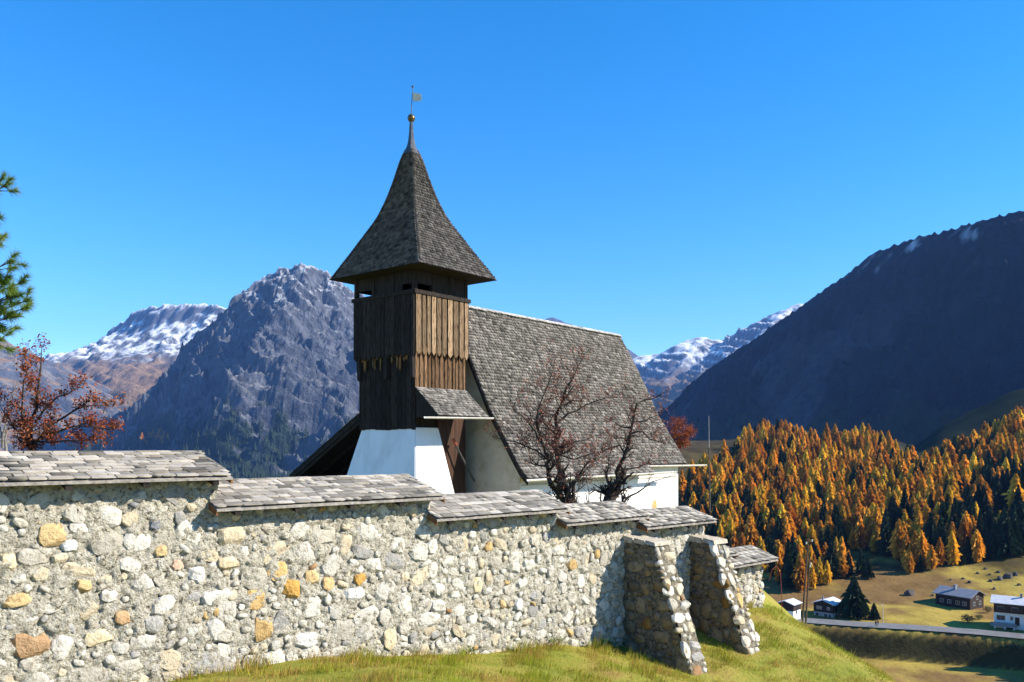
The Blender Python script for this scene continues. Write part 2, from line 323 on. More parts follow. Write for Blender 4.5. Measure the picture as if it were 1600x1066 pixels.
# shaded mountain on the right
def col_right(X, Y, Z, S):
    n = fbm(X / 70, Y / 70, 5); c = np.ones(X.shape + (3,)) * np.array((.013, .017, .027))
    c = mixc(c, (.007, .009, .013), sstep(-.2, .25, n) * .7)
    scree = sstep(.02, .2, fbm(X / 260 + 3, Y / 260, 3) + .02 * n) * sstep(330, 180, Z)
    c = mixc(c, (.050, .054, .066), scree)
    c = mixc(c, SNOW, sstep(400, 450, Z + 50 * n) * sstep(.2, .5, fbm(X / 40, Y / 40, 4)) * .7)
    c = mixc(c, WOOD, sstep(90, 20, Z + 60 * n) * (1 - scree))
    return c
A = P3([(1000, 710, 3000), (1040, 646, 2850), (1100, 580, 2650), (1190, 520, 2450), (1225, 495, 2350), (1260, 472, 2250), (1320, 432, 2100), (1365, 396, 2000), (1400, 379, 1930), (1480, 358, 1800), (1545, 342, 1720), (1600, 326, 1650), (1700, 300, 1580)]) + [(1180, 1350, 440), (1200, 1050, 420), (1300, 800, 330), (1500, 600, 260)]  # last points: unseen ridge run added to shade the slope above the forest
B = P3([(1400, 386, 1930), (1330, 530, 1750), (1290, 640, 1560)]); C = P3([(1600, 333, 1650), (1530, 480, 1450), (1480, 600, 1300), (1430, 680, 1180)]); D = P3([(1225, 508, 2350), (1170, 600, 2100), (1120, 680, 1900)])
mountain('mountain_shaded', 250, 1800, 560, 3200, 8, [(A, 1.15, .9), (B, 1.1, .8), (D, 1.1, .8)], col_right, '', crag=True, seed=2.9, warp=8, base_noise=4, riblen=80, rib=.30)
# far snow peaks in the gap and one tip above the church ridge
def col_far(X, Y, Z, S):
    n = fbm(X / 110, Y / 110, 5); c = np.ones(X.shape + (3,)) * np.array(ROCK) * 1.2
    c = mixc(c, SNOW, sstep(470, 620, Z + 130 * n) * sstep(1.15, .5, S + .4 * n))
    return mixc(c, TAN, sstep(520, 400, Z + 90 * n) * .9)
A = P3([(860, 600, 6400), (940, 575, 6400), (1000, 557, 6400), (1030, 552, 6400), (1070, 531, 6300), (1095, 526, 6300), (1130, 533, 6300), (1165, 522, 6300), (1200, 500, 6300), (1235, 476, 6200), (1270, 472, 6200), (1330, 455, 6200), (1420, 450, 6200)])
B = P3([(1095, 526, 6300), (1050, 585, 5700), (1030, 640, 5000)]); C = P3([(1235, 476, 6200), (1150, 560, 5500), (1090, 620, 4700)])
mountain('mountain_far_snow', -200, 3200, 4300, 7100, 16, [(A, .66, .5), (B, .5, .3), (C, .5, .35)], col_far, '', seed=6.6, warp=50, base_noise=3, riblen=190)
A = P3([(700, 560, 7600), (800, 520, 7600), (850, 499, 7600), (862, 495, 7600), (885, 505, 7600), (930, 530, 7600), (1050, 580, 7600)])
mountain('mountain_far_tip', -1400, 2200, 6900, 8300, 24, [(A, .6, .6)], lambda X, Y, Z, S: np.ones(X.shape + (3,)) * np.array(ROCK), '', seed=9.6, warp=30, base_noise=3, riblen=150)

# valley sheet
def vcol(X, Y, Z):
    d = Y - np.interp(X, RX, RY); n = fbm(X / 14, Y / 14, 5); n2 = fbm(X / 50, Y / 50, 4)
    c = np.ones(X.shape + (3,)) * np.array((.36, .275, .065))
    c = mixc(c, (.20, .125, .05), sstep(-.1, .3, n2 + .4 * n))
    c = mixc(c, (.026, .025, .011), sstep(-11, -9, d + n) * sstep(-3.8, -5.2, d + .5 * n) * .95)  # bank below the road: dark vegetation tone, deepened in place of cast shadow
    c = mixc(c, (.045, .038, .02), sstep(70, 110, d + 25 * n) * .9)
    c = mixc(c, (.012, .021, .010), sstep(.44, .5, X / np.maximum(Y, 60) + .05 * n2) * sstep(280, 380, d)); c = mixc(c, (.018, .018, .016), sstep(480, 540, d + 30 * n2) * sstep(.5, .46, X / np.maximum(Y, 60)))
    return mixc(c, WOOD, sstep(.16, .1, X / np.maximum(Y, 60)) * sstep(200, 400, Y))
xs = np.concatenate([np.arange(-9000, -300, 150), np.arange(-300, 50, 10), np.arange(50, 180, 1.3), np.arange(180, 700, 7), np.arange(700, 6000, 150)])
ys = np.concatenate([np.arange(-3000, 100, 100), np.arange(100, 195, 5), np.arange(195, 262, 1.1), np.arange(262, 420, 2.2), np.arange(420, 1300, 8), np.arange(1300, 12000, 150)])
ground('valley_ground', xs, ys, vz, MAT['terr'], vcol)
# road with a low kerb edge
rp = []
for i in range(len(ROAD) - 1):
    for f in np.linspace(0, 1, 14, endpoint=False): rp.append((ROAD[i][0] + (ROAD[i + 1][0] - ROAD[i][0]) * f, ROAD[i][1] + (ROAD[i + 1][1] - ROAD[i][1]) * f))
rp = [p for p in rp if 30 < p[0] < 330]
b = MB(); pts = []; 
for x, y in rp:
    for o_ in (-3.6, 3.6): pts.append((x + .3 * o_, y + o_ * .95, -50.62))
b.add(pts, [(2 * i, 2 * i + 2, 2 * i + 3, 2 * i + 1) for i in range(len(rp) - 1)])
fixn(b.build('road', MAT['asphalt'], kind='structure'))

# ------------------------------------------------------------------ stones
def rock_proto(seed, n=17):
    r = np.random.default_rng(seed); bm = bmesh.new()
    for i in range(n):
        a = r.random() * 2 * np.pi; e = r.random() ** .8 * math.pi / 2
        sq = 1 / max(abs(math.cos(a)), abs(math.sin(a))) ** .45
        rr = math.cos(e) ** .4 * .5 * sq * (.72 + .36 * r.random())
        bm.verts.new((rr * math.cos(a), rr * math.sin(a), math.sin(e) ** .45 * (.75 + .4 * r.random())))
    for i in range(9):
        a = 2 * np.pi * (i + r.random() * .5) / 9; sq = 1 / max(abs(math.cos(a)), abs(math.sin(a))) ** .5
        bm.verts.new((.5 * sq * math.cos(a), .5 * sq * math.sin(a), -.5))
    res = bmesh.ops.convex_hull(bm, input=bm.verts)
    bmesh.ops.delete(bm, geom=[g for g in res['geom_interior'] if isinstance(g, bmesh.types.BMVert)], context='VERTS')
    bmesh.ops.triangulate(bm, faces=bm.faces)
    me = bpy.data.meshes.new('stone'); bm.to_mesh(me); bm.free(); return me
ROCKS = [rock_proto(100 + i) for i in range(14)]
for m_ in ROCKS: m_.materials.append(MAT['stone'])
ROCKV = []
for m_ in ROCKS:
    v = np.zeros(len(m_.vertices) * 3); m_.vertices.foreach_get('co', v); f = np.zeros(len(m_.polygons) * 3, int); m_.polygons.foreach_get('vertices', f)
    ROCKV.append((v.reshape(-1, 3), f.reshape(-1, 3)))
def stone_colour(r):
    x = r.random(); k = .85 + .3 * r.random()
    if x < .46: c = (.70, .67, .60)
    elif x < .70: c = (.58, .54, .46)
    elif x < .76: c = (.42, .41, .39)
    elif x < .955: c = (.68, .58, .42)
    elif x < .985: c = (.66, .45, .20)
    else: c = (.42, .25, .13)
    return tuple(min(.72, v * k * .9) for v in c)
def pack(w, zlo, zhi, n_try, r, dens=None, smin=.05, smax=.17, first=None):
    """stones (t, z, width, height) packed on a strip [0,w]; zlo/zhi functions of t"""
    out = np.zeros((0, 4)) if first is None else first; sizes = np.sort(smin + (smax - smin) * r.random(n_try) ** 4.2)[::-1]
    for s in sizes:
        t = r.random() * w; lo = float(zlo(t)); hi = float(zhi(t))
        if hi - lo < s * 1.4: continue
        z = lo + .3 * s + (hi - lo - 1.3 * s) * r.random()
        if dens is not None and r.random() > dens(t, (z - lo) / (hi - lo)): continue
        ar = .6 + 1.5 * r.random(); sw = s * math.sqrt(ar) * 2; sh = s / math.sqrt(ar) * 2
        if len(out) and np.any((np.abs(out[:, 0] - t) < (out[:, 2] + sw) * .46) & (np.abs(out[:, 1] - z) < (out[:, 3] + sh) * .46)): continue
        out = np.vstack([out, (t, z, sw, sh)])
    return out
class Mass:
    def __init__(s): s.V = []; s.F = []; s.C = []; s.n = 0
    def add(s, V, Fc, col):
        s.V.append(V); s.F.append(Fc + s.n); s.C.append(np.tile(np.asarray(col, float), (len(V), 1)) if np.ndim(col) == 1 else col); s.n += len(V)
    def build(s, name, mat, parent=None, smooth=False, **kw):
        return link(name, mesh(name, np.concatenate(s.V), np.concatenate(s.F), np.concatenate(s.C), smooth), mat, parent, **kw)
def frame(o, ex, ey, ez): return Matrix(((ex[0], ey[0], ez[0], o[0]), (ex[1], ey[1], ez[1], o[1]), (ex[2], ey[2], ez[2], o[2]), (0, 0, 0, 1)))
def stone_mat(p, tan, up, nor, w, h, d, roll):
    c, s = math.cos(roll), math.sin(roll); ex = tan * c + up * s; ey = up * c - tan * s
    return frame(p, ex * w, ey * h, nor * d)
def put_stone(i, mtx, col, parent):
    o = bpy.data.objects.new('stone', ROCKS[i % len(ROCKS)]); COL.objects.link(o); o.parent = parent
    o.matrix_parent_inverse = wmat(parent).inverted(); o.matrix_basis = mtx; o.color = (*col, 1); return o
def mass_stone(ms, i, mtx, col):
    v, f = ROCKV[i % len(ROCKS)]; m = np.array(mtx); ms.add(v @ m[:3, :3].T + m[:3, 3], f, col)

# ------------------------------------------------------------------ shingles
def shingle_rows(P, smin, smax, T, expo, width, thick, r, lift=.012, over=1.7):
    """P(s,t) -> point on the roof plane (t = 0 at the eave). returns list of (origin, ex, ey, ez) frames: ex*1 = width, ey*1 = length, ez*1 = thickness"""
    out = []; e = 1e-3; n = max(1, int(round(T / expo))); ex_ = T / n
    for i in range(n):
        t = i * ex_; s = smin(t) - r.random() * width * .8; s1 = smax(t)
        while s < s1 - .02:
            w = width * (.6 + .9 * r.random()); a = max(s, smin(t)); b_ = min(s + w, s1); s += w
            if b_ - a < .03: continue
            t0 = max(t + ex_ * .16 * (r.random() - .5), -.02 if i == 0 else -9); t1 = min(t0 + ex_ * over, T)
            g_ = .006 + .006 * r.random(); o = P(a + g_, t0); x = P(b_ - g_, t0) - o; y = P(a + g_, t1) - o
            N = x.cross(y).normalized()
            out.append((o + N * (lift + .006 * r.random()), x, y, N * thick * (.7 + .7 * r.random()), i, a, b_))
    return out
SH_V = np.array([(0, .22, -.25), (1, .22, -.25), (0, 0, 1), (1, 0, 1), (0, 1, .1), (1, 1, .1)], float)
SH_F = np.array([(2, 3, 5), (2, 5, 4), (0, 1, 3), (0, 3, 2), (0, 2, 4), (1, 5, 3)])
def mass_shingles(ms, rows, colf):
    for o, x, y, z, i, a, b_ in rows:
        m = np.array([x[:], y[:], z[:]]); ms.add(SH_V @ m + np.array(o[:]), SH_F, colf())
SH_P = []
for i in range(8):
    r_ = np.random.default_rng(i); v = SH_V.copy(); v[2:4, 2] += (r_.random(2) - .5) * .35; v[2:4, 1] += (r_.random(2) - .5) * .05
    me = mesh('shingle', v, SH_F); me.materials.append(MAT['shingle']); SH_P.append(me)
def silver():
    k = random.random(); v = .17 + .30 * k ** .9
    if random.random() < .14: v *= .5
    return (v * 1.06, v * .98, v * .87)
def put_shingle(row, parent, col):
    o, x, y, z = row[:4]; ob = bpy.data.objects.new('shingle', random.choice(SH_P)); COL.objects.link(ob); ob.parent = parent
    ob.matrix_parent_inverse = wmat(parent).inverted(); ob.matrix_basis = frame(o, x, y, z); ob.color = (*col, 1); return ob

# ------------------------------------------------------------------ churchyard wall
wall = thing('churchyard_wall', 'long stepped rubble stone wall with shingled roofs and two sloping buttresses', 'wall', Wl(0, -.4, -2.9))
SEC = [(-9.0, .52, -.40, 1.10, .30, -9.0, .42), (.30, 3.83, -.79, 1.02, .30, .42, 3.75), (3.66, 6.53, -1.12, .80, .29, 3.75, 6.48), (6.43, 8.70, -1.37, .80, .25, 6.48, 8.66),
       (8.61, 10.88, -1.58, .78, .25, 8.66, 10.82), (10.75, 11.70, -2.33, .70, .22, 10.82, 11.56), (11.46, 13.28, -2.60, .70, .24, 11.56, 13.05)]
OV = .28
def WlA(t, q, z):
    t, q, z = np.broadcast_arrays(np.asarray(t, float), q, z); return np.stack([WO[0] + WA[0] * t + WQ[0] * q, WO[1] + WA[1] * t + WQ[1] * q, z], -1)
def patch(mb_mass, Pf, nu, nv, nor, amp, sc, col=(1, 1, 1), extra=None):
    U, Vv = np.meshgrid(np.linspace(0, 1, nu), np.linspace(0, 1, nv)); pts = Pf(U, Vv)
    a = pts[..., 0] * .745 + pts[..., 1] * .667 + 1.3 * (pts[..., 0] * .667 - pts[..., 1] * .745); b_ = pts[..., 2] + .37 * (pts[..., 0] * .667 - pts[..., 1] * .745)
    dsp = amp * (.7 * fbm(a * sc, b_ * sc, 3) + .55 * fbm(a * sc * 3.3 + 7, b_ * sc * 3.3, 3) - .45 * sstep(.22, .5, fbm(a * sc * 1.7 + 3, b_ * sc * 2.2, 4)) + .35)
    if extra is not None: dsp = dsp + extra(pts)
    pts = pts + dsp[..., None] * np.array(nor)[None, None]
    i = np.arange(nu * nv).reshape(nv, nu); Fc = np.stack([i[:-1, :-1], i[:-1, 1:], i[1:, 1:], i[1:, :-1]], -1).reshape(-1, 4)
    mb_mass.add(pts.reshape(-1, 3), Fc, np.array(col))
nWQ = (WQ[0], WQ[1], 0.); vA = Vector((WA[0], WA[1], 0)); vQ = Vector((WQ[0], WQ[1], 0)); vZ = Vector((0, 0, 1))
OC, BR, WH, CR = (.66, .48, .25), (.42, .27, .15), (.74, .73, .70), (.72, .60, .40)
MARKED = [(83, 836, 46, 38, OC), (108, 852, 26, 20, WH), (48, 1008, 58, 40, BR), (12, 880, 26, 34, CR), (26, 938, 44, 22, OC), (130, 916, 26, 24, OC), (250, 861, 22, 18, OC), (357, 880, 34, 22, CR), (276, 883, 22, 16, (.66, .46, .34)), (193, 965, 30, 22, (.55, .36, .2)), (154, 996, 48, 26, CR), (350, 1036, 34, 26, CR), (308, 898, 28, 26, WH), (455, 920, 34, 30, (.62, .36, .10)), (487, 902, 28, 24, OC), (513, 912, 24, 22, (.7, .48, .24)), (562, 906, 22, 20, (.62, .36, .10)), (553, 930, 40, 26, WH), (610, 998, 30, 36, CR), (478, 1000, 48, 24, WH), (744, 915, 26, 26, CR), (785, 944, 16, 16, OC), (810, 944, 20, 20, WH), (240, 975, 34, 30, (.45, .44, .42)), (208, 790, 14, 12, (.28, .29, .31)), (242, 820, 20, 18, (.28, .29, .32))]
stones = []          # (pixel size, section, matrix, colour)
sh_all = []
sr = np.random.default_rng(21)
for si, (r0, r1, ez, bw, rise, w0, w1) in enumerate(SEC):
    topf = ez + rise * OV / bw - .03; ztop = topf; back = OV - bw * 2 + OV
    ms = Mass(); zl = lambda t: float(base(t)) - .45
    # core: ends, back, top
    q0 = -.03; bz = min(zl(w0), zl(w1)) - .2; qr = OV - bw; zr = ez + rise - .04
    prof = [(q0, bz), (q0, topf), (qr, zr), (back, topf), (back, bz)]
    n = 5; V = np.array([tuple(Wl(w0 + .004 * (si % 2), q, z)) for q, z in prof] + [tuple(Wl(w1 - .004 * (si % 2), q, z)) for q, z in prof])
    Fq = np.array([(i, (i + 1) % n, (i + 1) % n + n, i + n) for i in range(n)]); ms.add(V, Fq, (1, 1, 1))
    V2 = np.vstack([V, [(V[1] + V[3]) / 2, (V[6] + V[8]) / 2]]); ms.add(V2, np.array([(0, 1, 3, 4), (9, 8, 6, 5), (1, 2, 3, 10), (8, 7, 6, 11)]), (1, 1, 1))
    # stones
    L_ = w1 - w0
    def dens(t, f, w0=w0, si=si):
        g = (.32 if si < 2 else .42) * (1 - max(0, (f - .72) / .28) * .75); g *= .75 + .5 * float(pnoise((t + w0) * .7, f * 3.1))
        if si >= 1: g *= 1.25 + .5 * (1 - f)
        return g
    if si == 0: tlo, L_ = -3.2, w1 + 3.2
    else: tlo = w0
    fst = np.zeros((0, 4)); fcol = []
    for (u, v, w_, h_, c_) in MARKED:
        k = (u - 800) / F; t = (k * WO[1] - WO[0]) / (WA[0] - k * WA[1]); y = WO[1] + WA[1] * t
        if w0 + .1 < t < w1 - .1 and t > -3: fst = np.vstack([fst, (t - tlo, (HZ - v) / F * y, w_ * y / F, h_ * y / F)]); fcol.append(c_)
    pk = pack(L_, lambda t: base(tlo + t) - .12, lambda t: topf - .06, int(L_ * 2.5 * (950 if si else 700)), sr, (lambda t, f: dens(t, f)), .046, .165 if si < 2 else .125, first=fst)
    nt = int((w1 - w0) / .022); nz = 110; pkw = pk.copy(); pkw[:, 0] += tlo; jit = sr.random(len(pkw)) * 6.28
    def joints(pts):
        t = (pts[..., 0] - WO[0]) * WA[0] + (pts[..., 1] - WO[1]) * WA[1]; z = pts[..., 2]; d = np.zeros(t.shape)
        for (st, sz, sw, sh), ph in zip(pkw, jit):
            c0 = np.searchsorted(t[0], st - sw); c1 = np.searchsorted(t[0], st + sw)
            if c1 <= c0: continue
            dt = (t[:, c0:c1] - st) / (sw * .5); dz = (z[:, c0:c1] - sz) / (sh * .5); e = np.sqrt(dt * dt + dz * dz)
            d[:, c0:c1] -= .020 * np.exp(-((e - 1.05) / .16) ** 2) * np.clip(.45 + .7 * np.sin(np.arctan2(dz, dt) * 2 + ph), 0, 1)
        return d
    patch(ms, lambda u, v: WlA(w0 + (w1 - w0) * u, -.012, (base(w0 + (w1 - w0) * u) - .45) * (1 - v) + ztop * v), nt, nz, nWQ, .07, 4.2, extra=joints)
    sec = ms.build('wall_section', MAT['mortar'], wall, True)
    for j, (t, z, w, h) in enumerate(pk):
        p = Wl(tlo + t, .004, z); d = .008 + .022 * sr.random() * min(1.4, w / .14)
        mt = stone_mat(p, vA, vZ, vQ, w, h, d, (sr.random() - .5) * (1.3 if j >= len(fcol) else .3))
        if j < len(fcol): mt = stone_mat(p, vA, vZ, vQ, w, h, .042, (sr.random() - .5) * .3)
        stones.append((math.sqrt(w * h) / p.y * F * (1 if p.x / p.y > -.64 else 0), sec, mt, stone_colour(sr) if j >= len(fcol) else fcol[j], si))
    # roof: deck, boards, shingles
    T = math.hypot(bw, rise)
    Pf = lambda s, t, ez=ez, bw=bw, rise=rise, T=T: Wl(s, OV - bw * t / T, ez + rise * t / T)
    Pb = lambda s, t, ez=ez, bw=bw, rise=rise, T=T, r0=r0, r1=r1: Wl(r0 + r1 - s, OV - 2 * bw + bw * t / T, ez + rise * t / T)
    b = MB(); th = .035
    b.prism([Wl(r0 + .01, OV - .01, ez - .006), Wl(r0 + .01, OV - bw, ez + rise - .006), Wl(r0 + .01, OV - 2 * bw + .01, ez - .006), Wl(r0 + .01, OV - 2 * bw + .01, ez - th), Wl(r0 + .01, OV - bw, ez + rise - th), Wl(r0 + .01, OV - .01, ez - th)][::-1],
            [Wl(r1 - .01, OV - .01, ez - .006), Wl(r1 - .01, OV - bw, ez + rise - .006), Wl(r1 - .01, OV - 2 * bw + .01, ez - .006), Wl(r1 - .01, OV - 2 * bw + .01, ez - th), Wl(r1 - .01, OV - bw, ez + rise - th), Wl(r1 - .01, OV - .01, ez - th)][::-1])
    roof = fixn(b.build('shingle_roof', MAT['oldwood'], wall))
    for tt in np.arange(r0 + .25, r1 - .05, .82 if si < 2 else .55):
        b = MB(); q1 = OV - .03; zc = lambda q: ez + rise * (OV - q) / bw - th - .002
        b.hexa([Wl(tt, -.12, zc(-.12) - .085), Wl(tt + .075, -.12, zc(-.12) - .085), Wl(tt + .075, q1, zc(q1) - .07), Wl(tt, q1, zc(q1) - .07), Wl(tt, -.12, zc(-.12)), Wl(tt + .075, -.12, zc(-.12)), Wl(tt + .075, q1, zc(q1)), Wl(tt, q1, zc(q1))])
        b.build('rafter', MAT['dark'], roof)
    for tt in (r0 + .004, r1 - .030):
        b = MB(); pr = [(OV - .02, ez - th - .05), (OV - .02, ez - .012), (OV - bw, ez + rise - .012), (OV - bw, ez + rise - th - .055)]
        b.prism([Wl(tt, q, z) for q, z in pr], [Wl(tt + .026, q, z) for q, z in pr]); fixn(b.build('verge_board', MAT['fresh'], roof))
    rows = shingle_rows(Pf, lambda t: r0, lambda t: r1, T + .03, .122, .20, .024, sr)
    rb = shingle_rows(Pb, lambda t: r0, lambda t: r1, T, .16, .22, .020, sr)
    loose = Mass(); 
    for rw in rows:
        p = rw[0]
        if si < 3 and p.x / p.y > -.60: sh_all.append((rw[1].length / p.y, rw, roof, loose))
        else: mass_shingles(loose, [rw], silver)
    mass_shingles(loose, rb, silver)
    SEC[si] = SEC[si] + (roof, loose)
sh_all.sort(key=lambda x: -x[0])
for i, (k, rw, roof, loose) in enumerate(sh_all):
    if i < 300: put_shingle(rw, roof, silver())
    else: mass_shingles(loose, [rw], silver)
for s_ in SEC: s_[8].build('shingle_layer', MAT['shingle_s'], s_[7], kind='stuff')

# buttresses
def buttress(tb, wb, qt, qb, zt, zb):
    ms = Mass(); zb2 = zb - .35; sl = (qb - qt) / (zt - zb); q2 = qb + sl * .35
    left = lambda u, v: WlA(tb, (-.05 + (q2 + .05) * u) * (1 - v) + (-.05 + (qt + .05) * u) * v, zb2 * (1 - v) + zt * v)
    right = lambda u, v: left(1 - u, v) + np.array(vA[:]) * wb
    front = lambda u, v: WlA(tb + wb * u, q2 * (1 - v) + qt * v, zb2 * (1 - v) + zt * v)
    top = lambda u, v: WlA(tb + wb * u, qt * (1 - v) - .05 * v, zt)
    nf = (vQ * (zt - zb) + vZ * (qb - qt)).normalized()
    patch(ms, left, 60, 80, (-WA[0], -WA[1], 0), .04, 4); patch(ms, right, 30, 40, (WA[0], WA[1], 0), .04, 4)
    patch(ms, front, 22, 60, tuple(nf), .04, 4); patch(ms, top, 16, 16, (0, 0, 1), .02, 4)
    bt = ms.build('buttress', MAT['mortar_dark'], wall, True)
    H = zt - zb
    pk = pack(qb, lambda t: 0, lambda t: H if t < qt else H * (qb - t) / (qb - qt), 900, sr, lambda t, f: .9, .04, .15)
    for t, z, w, h in pk:
        stones.append((math.sqrt(w * h) / 15 * F * .7, bt, stone_mat(Wl(tb - .008, t, zb + z), vQ, vZ, -vA, w, h, .02 + .035 * sr.random(), (sr.random() - .5) * .5), tuple(c * f for c, f in zip(stone_colour(sr), (.52, .44, .33))), 9))  # stones of the unlit side tinted dark, shade put into their colour
    up = vA.cross(nf) * -1
    if up.z < 0: up = -up
    pk = pack(wb, lambda t: 0, lambda t: H, 700, sr, lambda t, f: .95, .045, .13)
    for t, z, w, h in pk:
        f = z / H
        stones.append((math.sqrt(w * h) / 15 * F, bt, stone_mat(Wl(tb + t, qb + (qt - qb) * f, zb + z) + nf * .006, vA, up, nf, w, h * 1.1, .02 + .035 * sr.random(), (sr.random() - .5) * .5), stone_colour(sr), 9))
    q = -.02; k = 0
    while q < qt + .05:                                   # flat cap slabs
        d = .24 + .16 * sr.random(); q1 = min(q + d, qt + .10); b = MB(); jz = .03 * sr.random(); e = .05 * sr.random()
        b.hexa([Wl(tb - .03 - e, q, zt - .02), Wl(tb + wb + .02, q, zt - .02), Wl(tb + wb + .04 - e, q1 - .01, zt - .05), Wl(tb - .03, q1 - .01, zt - .05), Wl(tb - .04, q + .02, zt + .07 + jz - .08 * q), Wl(tb + wb + .0, q + .02, zt + .06 + jz - .08 * q), Wl(tb + wb + .02, q1 - .03, zt + .05 - .08 * q), Wl(tb - .02, q1 - .03, zt + .055 - .08 * q)])
        o = fixn(b.build('cap_stone', MAT['stone'], bt)); o.color = (.55, .49, .40, 1); q = q1; k += 1
        if q1 >= qt + .095: break
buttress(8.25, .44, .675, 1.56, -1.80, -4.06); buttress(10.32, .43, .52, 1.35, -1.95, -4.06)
stones.sort(key=lambda s: -s[0]); mm = {}
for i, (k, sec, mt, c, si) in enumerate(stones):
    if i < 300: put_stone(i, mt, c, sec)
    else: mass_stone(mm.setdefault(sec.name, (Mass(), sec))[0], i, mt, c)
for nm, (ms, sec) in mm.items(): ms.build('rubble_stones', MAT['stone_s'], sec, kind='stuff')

# ------------------------------------------------------------------ church
CO = (-3.625, 31.0); CA = (.634, .773); CN = (.773, -.634)
def Ch(a, n, z): return Vector((CO[0] + CA[0] * a + CN[0] * n, CO[1] + CA[1] * a + CN[1] * n, z))
church = thing('church', 'small old church with dark timber bell tower, flared spire and steep shingle roof', 'church', Ch(8, -1.7, -3.3))
TA, TN = 2.95, 3.45; AC, NC = TA / 2, -TN / 2
# tower core
b = MB(); b.box(Ch, .30, TA - .1, -TN + .3, -.3, -4.5, 5.62); core = fixn(b.build('tower', MAT['dark'], church))
def plank_face(org, dx, dn, W, z0, z1, wid, off, colf, tipup, name, r, pointed=.14, gap=.018, thick=.035):
    s = 0.
    while s < W - .02:
        w = min(wid * (.8 + .4 * r.random()), W - s)
        if W - s - w < .08: w = W - s
        a0, a1 = s + gap / 2, s + w - gap / 2; am = (a0 + a1) / 2; o = off + .014 * r.random(); zj = z0 + (r.random() - .5) * .05
        P = lambda a, k, z: org + dx * a + dn * k + vZ * z
        shp = [(a0, zj + pointed), (am, zj), (a1, zj + pointed), (a1, z1), (a0, z1)] if pointed else [(a0, zj), (a1, zj), (a1, z1), (a0, z1)]
        b = MB(); b.prism([P(a, o + thick, z) for a, z in shp], [P(a, o, z) for a, z in shp])
        ob = b.build(name, MAT['plank'], core); fixn(ob); ob.color = (*colf(r), 1); s += w
pr = np.random.default_rng(5)
vCA = Vector((*CA, 0)); vCN = Vector((*CN, 0))
grey_dk = lambda r: tuple(np.array((.042, .036, .034)) * (.7 + .6 * r.random()))  # unlit-side planks, near-black so the colour carries their shade
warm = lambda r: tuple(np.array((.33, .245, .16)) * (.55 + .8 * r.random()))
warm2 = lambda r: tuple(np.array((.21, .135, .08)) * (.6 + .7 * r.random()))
low_dk = lambda r: tuple(np.array((.038, .033, .031)) * (.7 + .6 * r.random()))  # lower planks darkened the same way for the unlit side
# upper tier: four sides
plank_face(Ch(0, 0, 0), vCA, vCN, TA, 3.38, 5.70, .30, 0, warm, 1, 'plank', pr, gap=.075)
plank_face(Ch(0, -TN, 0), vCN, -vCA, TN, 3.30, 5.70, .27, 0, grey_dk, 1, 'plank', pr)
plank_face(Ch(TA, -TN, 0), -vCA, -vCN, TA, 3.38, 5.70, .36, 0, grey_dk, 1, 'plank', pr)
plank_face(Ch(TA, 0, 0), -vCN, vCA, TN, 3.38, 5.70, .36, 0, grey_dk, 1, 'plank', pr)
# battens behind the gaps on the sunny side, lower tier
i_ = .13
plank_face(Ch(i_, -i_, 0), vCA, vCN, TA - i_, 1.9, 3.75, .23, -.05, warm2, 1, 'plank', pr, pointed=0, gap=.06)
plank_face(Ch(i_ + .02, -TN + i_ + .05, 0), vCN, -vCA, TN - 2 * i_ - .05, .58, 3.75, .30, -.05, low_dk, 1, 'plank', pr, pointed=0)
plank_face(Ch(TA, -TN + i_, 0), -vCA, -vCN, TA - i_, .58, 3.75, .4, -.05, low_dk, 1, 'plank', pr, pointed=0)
# pale splintered board ends showing under the zigzag on the shaded side, with bracket beams
s = .1
while s < TN - .3:
    w = .05 + .09 * pr.random(); l = .15 + .5 * pr.random() ** 2; o = Ch(i_ - .055, -TN + .12 + s, 0); b = MB()
    shp = [(0, 3.47), (w, 3.47), (w, 3.47 - l * .7), (w * .5, 3.47 - l), (0, 3.47 - l * .8)]
    b.prism([o + vCN * x - vCA * .03 + vZ * z for x, z in shp], [o + vCN * x + vZ * z for x, z in shp]); ob = fixn(b.build('splinter', MAT['plank'], core)); ob.color = (.30 * (.6 + .5 * pr.random()), .17, .075, 1); s += w + .03 + .12 * pr.random()
for nn in (-TN + .16, -1.72, -.28):
    b = MB(); b.hexa([Ch(.02, nn, 2.55), Ch(.02, nn + .15, 2.55), Ch(.16, nn + .15, 2.5), Ch(.16, nn, 2.5), Ch(-.02, nn - .03, 3.5), Ch(-.02, nn + .17, 3.5), Ch(.16, nn + .17, 3.5), Ch(.16, nn - .03, 3.5)]); fixn(b.build('bracket', MAT['dark'], core))
# rails and belfry posts
for (a0, a1, n0, n1) in ((-.07, TA + .07, .0, .09), (-.07, TA + .07, -TN - .09, -TN), (-.09, .0, -TN - .02, .02), (TA, TA + .09, -TN - .02, .02)):
    b = MB(); b.box(Ch, a0, a1, n0, n1, 5.66, 5.80); fixn(b.build('rail', MAT['dark'], core))
b = MB(); b.box(Ch, .02, TA - .02, -TN + .02, -.02, 5.60, 5.72); fixn(b.build('belfry_floor', MAT['dark'], core))
for f in (0, .34, .67, 1):
    for (a, n) in ((f * (TA - .16), -.16), (f * (TA - .16), -TN)):
        b = MB(); b.box(Ch, a, a + .15, n, n + .15, 5.72, 6.62); fixn(b.build('post', MAT['dark'], core))
for f in (.33, .66):
    for a in (0, TA - .16):
        b = MB(); b.box(Ch, a, a + .14, -TN * f - .14, -TN * f, 5.72, 6.62); fixn(b.build('post', MAT['dark'], core))
b = MB(); b.lathe(Ch(AC, NC, 0), [(.02, 6.5), (.18, 6.45), (.22, 6.25), (.28, 6.02), (.36, 5.92), (.33, 5.92), (.2, 6.3)], 14); b.build('bell', MAT['iron'], core, True)
